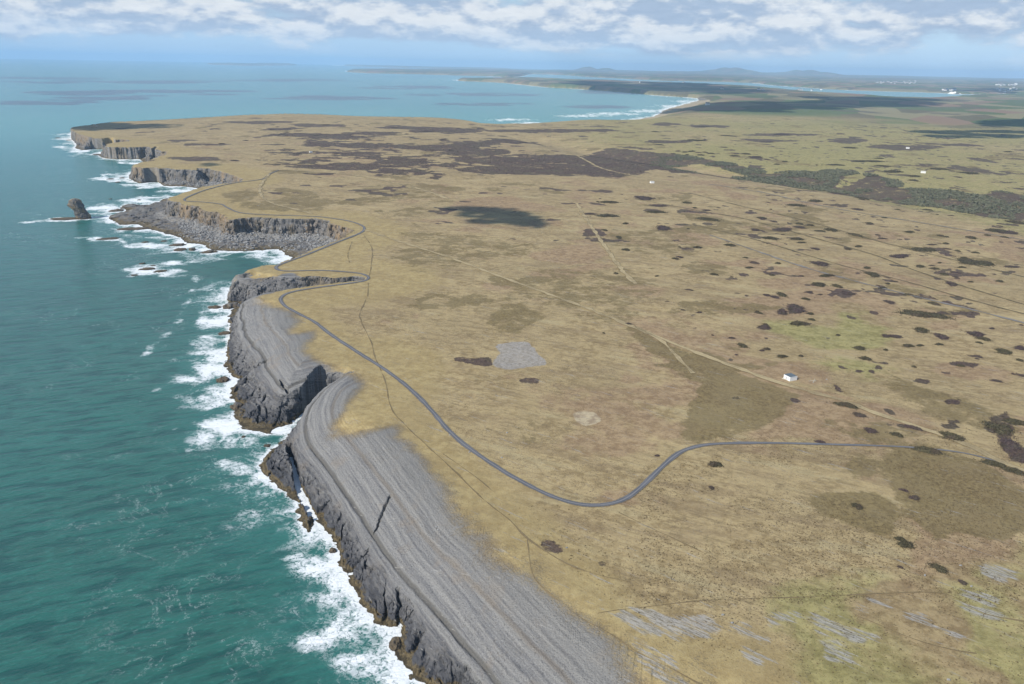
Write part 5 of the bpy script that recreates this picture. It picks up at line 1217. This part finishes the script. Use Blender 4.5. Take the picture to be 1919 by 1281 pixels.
def house(name, w, d, h, roofh, rm, wmat=None):
    e = empty(name, 0, 0, 0)
    def wl(bm):
        vs = bxm(bm, (0, 0, h / 2 - 1), (w, d, h + 2))
        if roofh > 0.5:
            v = [bm.verts.new((s * (w / 2), yy, zz__)) for s in (-1, 1) for yy, zz__ in ((-d / 2, h), (d / 2, h), (0, h + roofh))]
            bm.faces.new(v[:3]); bm.faces.new(v[3:])
    bobj('wall', wl, wmat or whitem, e)
    def rff(bm):
        if roofh > 0.5:
            for s in (-1, 1):
                o_ = [(-w / 2 - .4, s * (d / 2 + .5), h - .2), (w / 2 + .4, s * (d / 2 + .5), h - .2), (w / 2 + .4, 0, h + roofh + .15), (-w / 2 - .4, 0, h + roofh + .15)]
                v = [bm.verts.new(p) for p in o_] + [bm.verts.new((p[0], p[1], p[2] + .3)) for p in o_]
                bm.faces.new(v[:4]); bm.faces.new(v[4:][::-1])
                for k in range(4): bm.faces.new((v[k], v[(k + 1) % 4], v[4 + (k + 1) % 4], v[4 + k]))
        else: bxm(bm, (0, 0, h + 0.15), (w + .6, d + .6, .3))
    bobj('roof', rff, rm, e)
    if roofh > 0.5:
        for s in (-0.25, 0.25):
            bobj('window', lambda bm: bxm(bm, (w * s, -d / 2 - 0.03, h * 0.55), (1.2, 0.1, 1.3)), darkw, e)
        bobj('door', lambda bm: bxm(bm, (0, -d / 2 - 0.03, 1.0), (1.0, 0.1, 2.0)), greyd, e)
        bobj('chimney', lambda bm: bxm(bm, (w * 0.38, 0, h + roofh + 0.6), (0.8, 0.8, 1.6)), wmat or whitem, e)
    return e
def tree_copy(e):
    c = e.copy(); S.collection.objects.link(c)
    for ch in e.children:
        k = ch.copy(); S.collection.objects.link(k); k.parent = c
    return c
def put(e, a, b, zg, sc=1.0, rz=0.0, label='', cat='house', group=None):
    x_, y_ = un(a, b, zg); z_ = max(ground_z(x_, y_)[0], 0.5); e.location = (x_, y_, z_); e.scale = (sc, sc, sc); e.rotation_euler.z = -math.atan2(x_, y_) + rz
    tag(e, label, cat, group)
sh0 = house('concrete_hut', 7, 5, 3.2, 0.0, flatm('pale_felt', (0.5, 0.5, 0.48)))
put(sh0, 1222, 341.5, 36, 1.3, 0.4, 'tiny white hut alone on the middle plain below the valley wood', 'hut')
for a, b, sc, lab in ((582.5, 285.5, 1.2, 'tiny white hut alone on the far headland grass'), (1730, 323.5, 1.6, 'white hut on the green plain beyond the valley wood'), (1701, 277.5, 1.5, 'small white block among scrub on the far green plain')):
    e = tree_copy(sh0); put(e, a, b, 36, sc, 0.3, lab, 'hut')
h1 = house('farmhouse', 14, 8, 5.5, 3.2, redroof)
FARMS = [(1422, 166.5, 3.0, 'white farmhouse on the ridge before the estuary'), (1326, 194, 2.2, 'white house near the dunes behind the beach'), (1354, 165, 2.6, 'white farm on the headland neck left of the estuary'), (1282, 152.5, 4.5, 'bright white building on the far estuary shore'),
         (1022, 145, 3.6, 'white building on the crest of the nearer peninsula'), (1199, 153.5, 3.0, 'white cottage on the peninsula shoulder'), (1430, 167, 2.2, 'small white outbuilding beside the ridge farmhouse')]
for i, (a, b, sc, lab) in enumerate(FARMS):
    e = h1 if i == 0 else tree_copy(h1); put(e, a, b, 45, sc, 0.3 * i, lab, 'house')
rs = np.random.default_rng(77)
TOWN = [((1640, 1716, 153.5, 160.5), 44, 1.7, 'tiny pale house of the town above the far estuary shore', 'houses of the town across the estuary'), ((1762, 1790, 168.5, 170), 9, 2.8, 'large white shed on the estuary waterfront', 'white sheds on the estuary waterfront'),
        ((1868, 1906, 166.5, 174), 34, 1.7, 'tiny pale house of the village at the estuary head', 'houses of the village at the estuary head'), ((1860, 1935, 160.5, 163.5), 22, 3.2, 'white works building beyond the village at the right edge', 'white works buildings at the right edge'),
        ((1490, 1560, 164.5, 166), 8, 2.0, 'pale building on the far shore near the jetty', 'pale buildings near the jetty')]
for (a0, a1, b0, b1), cnt, sc, lab, grp in TOWN:
    for k in range(cnt):
        e = tree_copy(h1); put(e, rs.uniform(a0, a1), rs.uniform(b0, b1), 30, sc * rs.uniform(0.7, 1.5), rs.uniform(-0.8, 0.8), lab, 'house', grp)
# storage tank
tx, ty = un(1903, 161.5, 30); tk = empty('storage_tank', tx, ty, max(ground_z(tx, ty)[0], 1)); tag(tk, 'round white storage tank standing above the works at the right edge', 'tank')
def cyl(bm, r, h, z0=0, seg=32): bmesh.ops.create_cone(bm, cap_ends=True, segments=seg, radius1=r, radius2=r, depth=h, matrix=Matrix.Translation((0, 0, z0 + h / 2)))
bobj('shell', lambda bm: cyl(bm, 40, 34, -3), whitem, tk)
bobj('roof', lambda bm: bmesh.ops.create_cone(bm, cap_ends=True, segments=32, radius1=41, radius2=4, depth=9, matrix=Matrix.Translation((0, 0, 35.5))), whitem, tk)
# ship
sx, sy = un(1788, 175.5, 0); shp = empty('ship', sx, sy, 0, -0.6); tag(shp, 'white ship moored on the estuary below the waterfront sheds', 'ship')
def hull(bm):
    L_ = 90; pts = [(-L_, -11), (-L_, 11), (L_ * .6, 13), (L_, 0), (L_ * .6, -13)]
    lo = [bm.verts.new((x_ * .93, y_ * .8, -2)) for x_, y_ in pts]; hi = [bm.verts.new((x_, y_, 12)) for x_, y_ in pts]
    bm.faces.new(lo); bm.faces.new(hi[::-1])
    for k in range(5): bm.faces.new((lo[k], lo[(k + 1) % 5], hi[(k + 1) % 5], hi[k]))
bobj('hull', hull, whitem, shp); bobj('superstructure', lambda bm: (bxm(bm, (-20, 0, 20), (90, 20, 16)), bxm(bm, (10, 0, 31), (24, 16, 6))), whitem, shp); bobj('funnel', lambda bm: bxm(bm, (-40, 0, 36), (12, 7, 14)), redroof, shp)
# jetty
j0 = np.array(un(1497, 165.8, 0)); j1 = np.array(un(1562, 168.2, 0)); jl = float(np.hypot(*(j1 - j0))); jt = empty('jetty', *j0, 0, math.atan2(*(j1 - j0)[::-1])); tag(jt, 'long pale jetty on the far side of the estuary', 'jetty')
bobj('deck', lambda bm: bxm(bm, (jl / 2, 0, 9), (jl, 24, 3)), greyd, jt)
for k in range(24): bobj('pile', lambda bm: cyl(bm, 3, 9.5, -2, 8), greyd, jt).location = (jl * (k + .5) / 24, 0, 0)
# marks on the headland tip
x_, y_ = un(176.5, 236, 40); mk = empty('lookout', x_, y_, ground_z(x_, y_)[0], 0.3); tag(mk, 'small tan stone lookout with a short tower on the far headland tip', 'lookout')
bobj('tower', lambda bm: bmesh.ops.create_cone(bm, cap_ends=True, segments=10, radius1=3.6, radius2=1.6, depth=12, matrix=Matrix.Translation((0, 0, 5.6))), tanm, mk)
bobj('wall', lambda bm: (bxm(bm, (9, 0, 1.6), (9, 6, 4)), bxm(bm, (-7, 1, 1.0), (5, 3, 3))), tanm, mk); bobj('roof', lambda bm: bxm(bm, (9, 0, 3.8), (9.8, 6.8, .4)), whitem, mk)

# ------------------------------------------------------------------ clouds overhead that shade the land and sea
clm, n = new_mat('cloud')
pos = n.new('ShaderNodeNewGeometry').outputs['Position']
lw = n.new('ShaderNodeLayerWeight'); lw.inputs['Blend'].default_value = 0.5
dif = n.new('ShaderNodeBsdfDiffuse'); dif.inputs[0].default_value = (0.85, 0.86, 0.88, 1); tr = n.new('ShaderNodeBsdfTransparent'); mx = n.new('ShaderNodeMixShader')
a = n.math('MULTIPLY', n.ss(lw.outputs['Facing'], 0.99, 0.35), n.ss(n.noise(pos, 0.010, 5, 0.65), 0.38, 0.52, 0.60, 1.0))
n.put(mx.inputs[0], a); n.l.new(tr.outputs[0], mx.inputs[1]); n.l.new(dif.outputs[0], mx.inputs[2])
o = n.new('ShaderNodeOutputMaterial'); n.l.new(mx.outputs[0], o.inputs[0])
PUFF = []
for k in range(4):
    bm = bmesh.new(); bmesh.ops.create_icosphere(bm, subdivisions=3, radius=1.0)
    v = np.array([q_.co[:] for q_ in bm.verts]); f = np.array([[w.index for w in p.verts] for p in bm.faces]); bm.free()
    v = v * (1 + 0.32 * vn3(v[:, 0] * 1.8 + 9 * k, v[:, 1] * 1.8, v[:, 2] * 1.8, 700 + k) + 0.14 * vn3(v[:, 0] * 5, v[:, 1] * 5 + 9 * k, v[:, 2] * 5, 710 + k))[:, None]
    PUFF.append((v, f))
def cloud(ells, alt, seed, scale=0.24, dens=3.2):
    rs = np.random.default_rng(seed); V = []; T = []; off = 0
    for cx_, cy_, rx_, ry_ in ells:
        p0 = np.array(un(cx_, cy_, 20)); pr = np.array(un(cx_ + rx_, cy_, 20)) - p0
        pu = (np.array(un(cx_, cy_ - ry_, 20)) - np.array(un(cx_, cy_ + ry_, 20))) / 2
        lr, lu = np.hypot(*pr), np.hypot(*pu); mn = min(lr, lu); r0 = mn * scale * 1.5
        cnt = int(min(max(dens * math.pi * lr * lu / (math.pi * r0 * r0), 8), 150))
        for k in range(cnt):
            aa = rs.uniform(0, 6.283); rr_ = math.sqrt(rs.uniform(0, 1)); q_ = p0 + pr * rr_ * math.cos(aa) + pu * rr_ * math.sin(aa)
            s_ = r0 * rs.uniform(0.55, 1.25) * (1.1 - 0.5 * rr_); v, f = PUFF[rs.integers(4)]
            al = alt + rs.uniform(-0.25, 0.25) * r0
            c = np.array([q_[0], q_[1], 20]) + SUND * (al - 20) / SUND[2]
            V.append(v * np.array([s_, s_, s_ * 0.45]) + c); T.append(f + off); off += len(v)
    ob = link(bpy.data.objects.new('cloud', raw_mesh('cloud', np.vstack(V), None, clm, True, np.vstack(T))))
    return tag(ob, kind='structure')
cloud([(940, 412, 62, 10), (900, 404, 55, 5), (985, 425, 45, 11), (1010, 432, 30, 10), (920, 428, 30, 5)], 1150, 1, 0.24, 4.5)
cloud([(230, 244, 80, 6), (300, 243, 50, 4), (175, 246, 35, 6)], 1300, 2)
cloud([(410, 319, 20, 3.5)], 1150, 3)
cloud([(1380, 204, 120, 10), (1440, 200, 80, 8), (1620, 191, 120, 9), (1700, 198, 60, 5), (1540, 203, 90, 6)], 1500, 4)
cloud([(1850, 256, 110, 8), (1900, 236, 60, 8), (1760, 252, 50, 4)], 1500, 5)
cloud([(1250, 163, 120, 8), (1120, 158, 60, 4), (1380, 172, 60, 5)], 2400, 6)
cloud([(60, 143, 140, 2.5), (230, 150, 190, 3), (520, 147, 120, 2)], 3400, 7, 0.3, 2.2)
cloud([(330, 169, 240, 5), (60, 186, 120, 4), (620, 178, 120, 3.5), (150, 178, 130, 4)], 2600, 8, 0.3, 2.4)
cloud([(880, 173, 110, 3), (760, 160, 90, 2.5), (1120, 195, 60, 3), (900, 190, 90, 2.5)], 2400, 9, 0.3, 2.2)
cloud([(1850, 170, 60, 3)], 2400, 10, 0.3, 1.1)
print('clouds', time.time() - _t)

# ------------------------------------------------------------------ the air
hm, n = new_mat('haze')
pv = n.new('ShaderNodeVolumePrincipled'); pv.inputs['Color'].default_value = (0.48, 0.72, 1.0, 1); pv.inputs['Density'].default_value = 3.0e-5; pv.inputs['Anisotropy'].default_value = 0.0
o = n.new('ShaderNodeOutputMaterial'); n.l.new(pv.outputs[0], o.inputs['Volume'])
bm = bmesh.new(); bxm(bm, (0, 33000, 255), (150000, 82000, 530)); me = bpy.data.meshes.new('haze'); bm.to_mesh(me); bm.free(); me.materials.append(hm)
tag(link(bpy.data.objects.new('haze', me)), 'thin blue sea air over coast and far hills', 'haze', kind='stuff')
print('done', time.time() - _t)
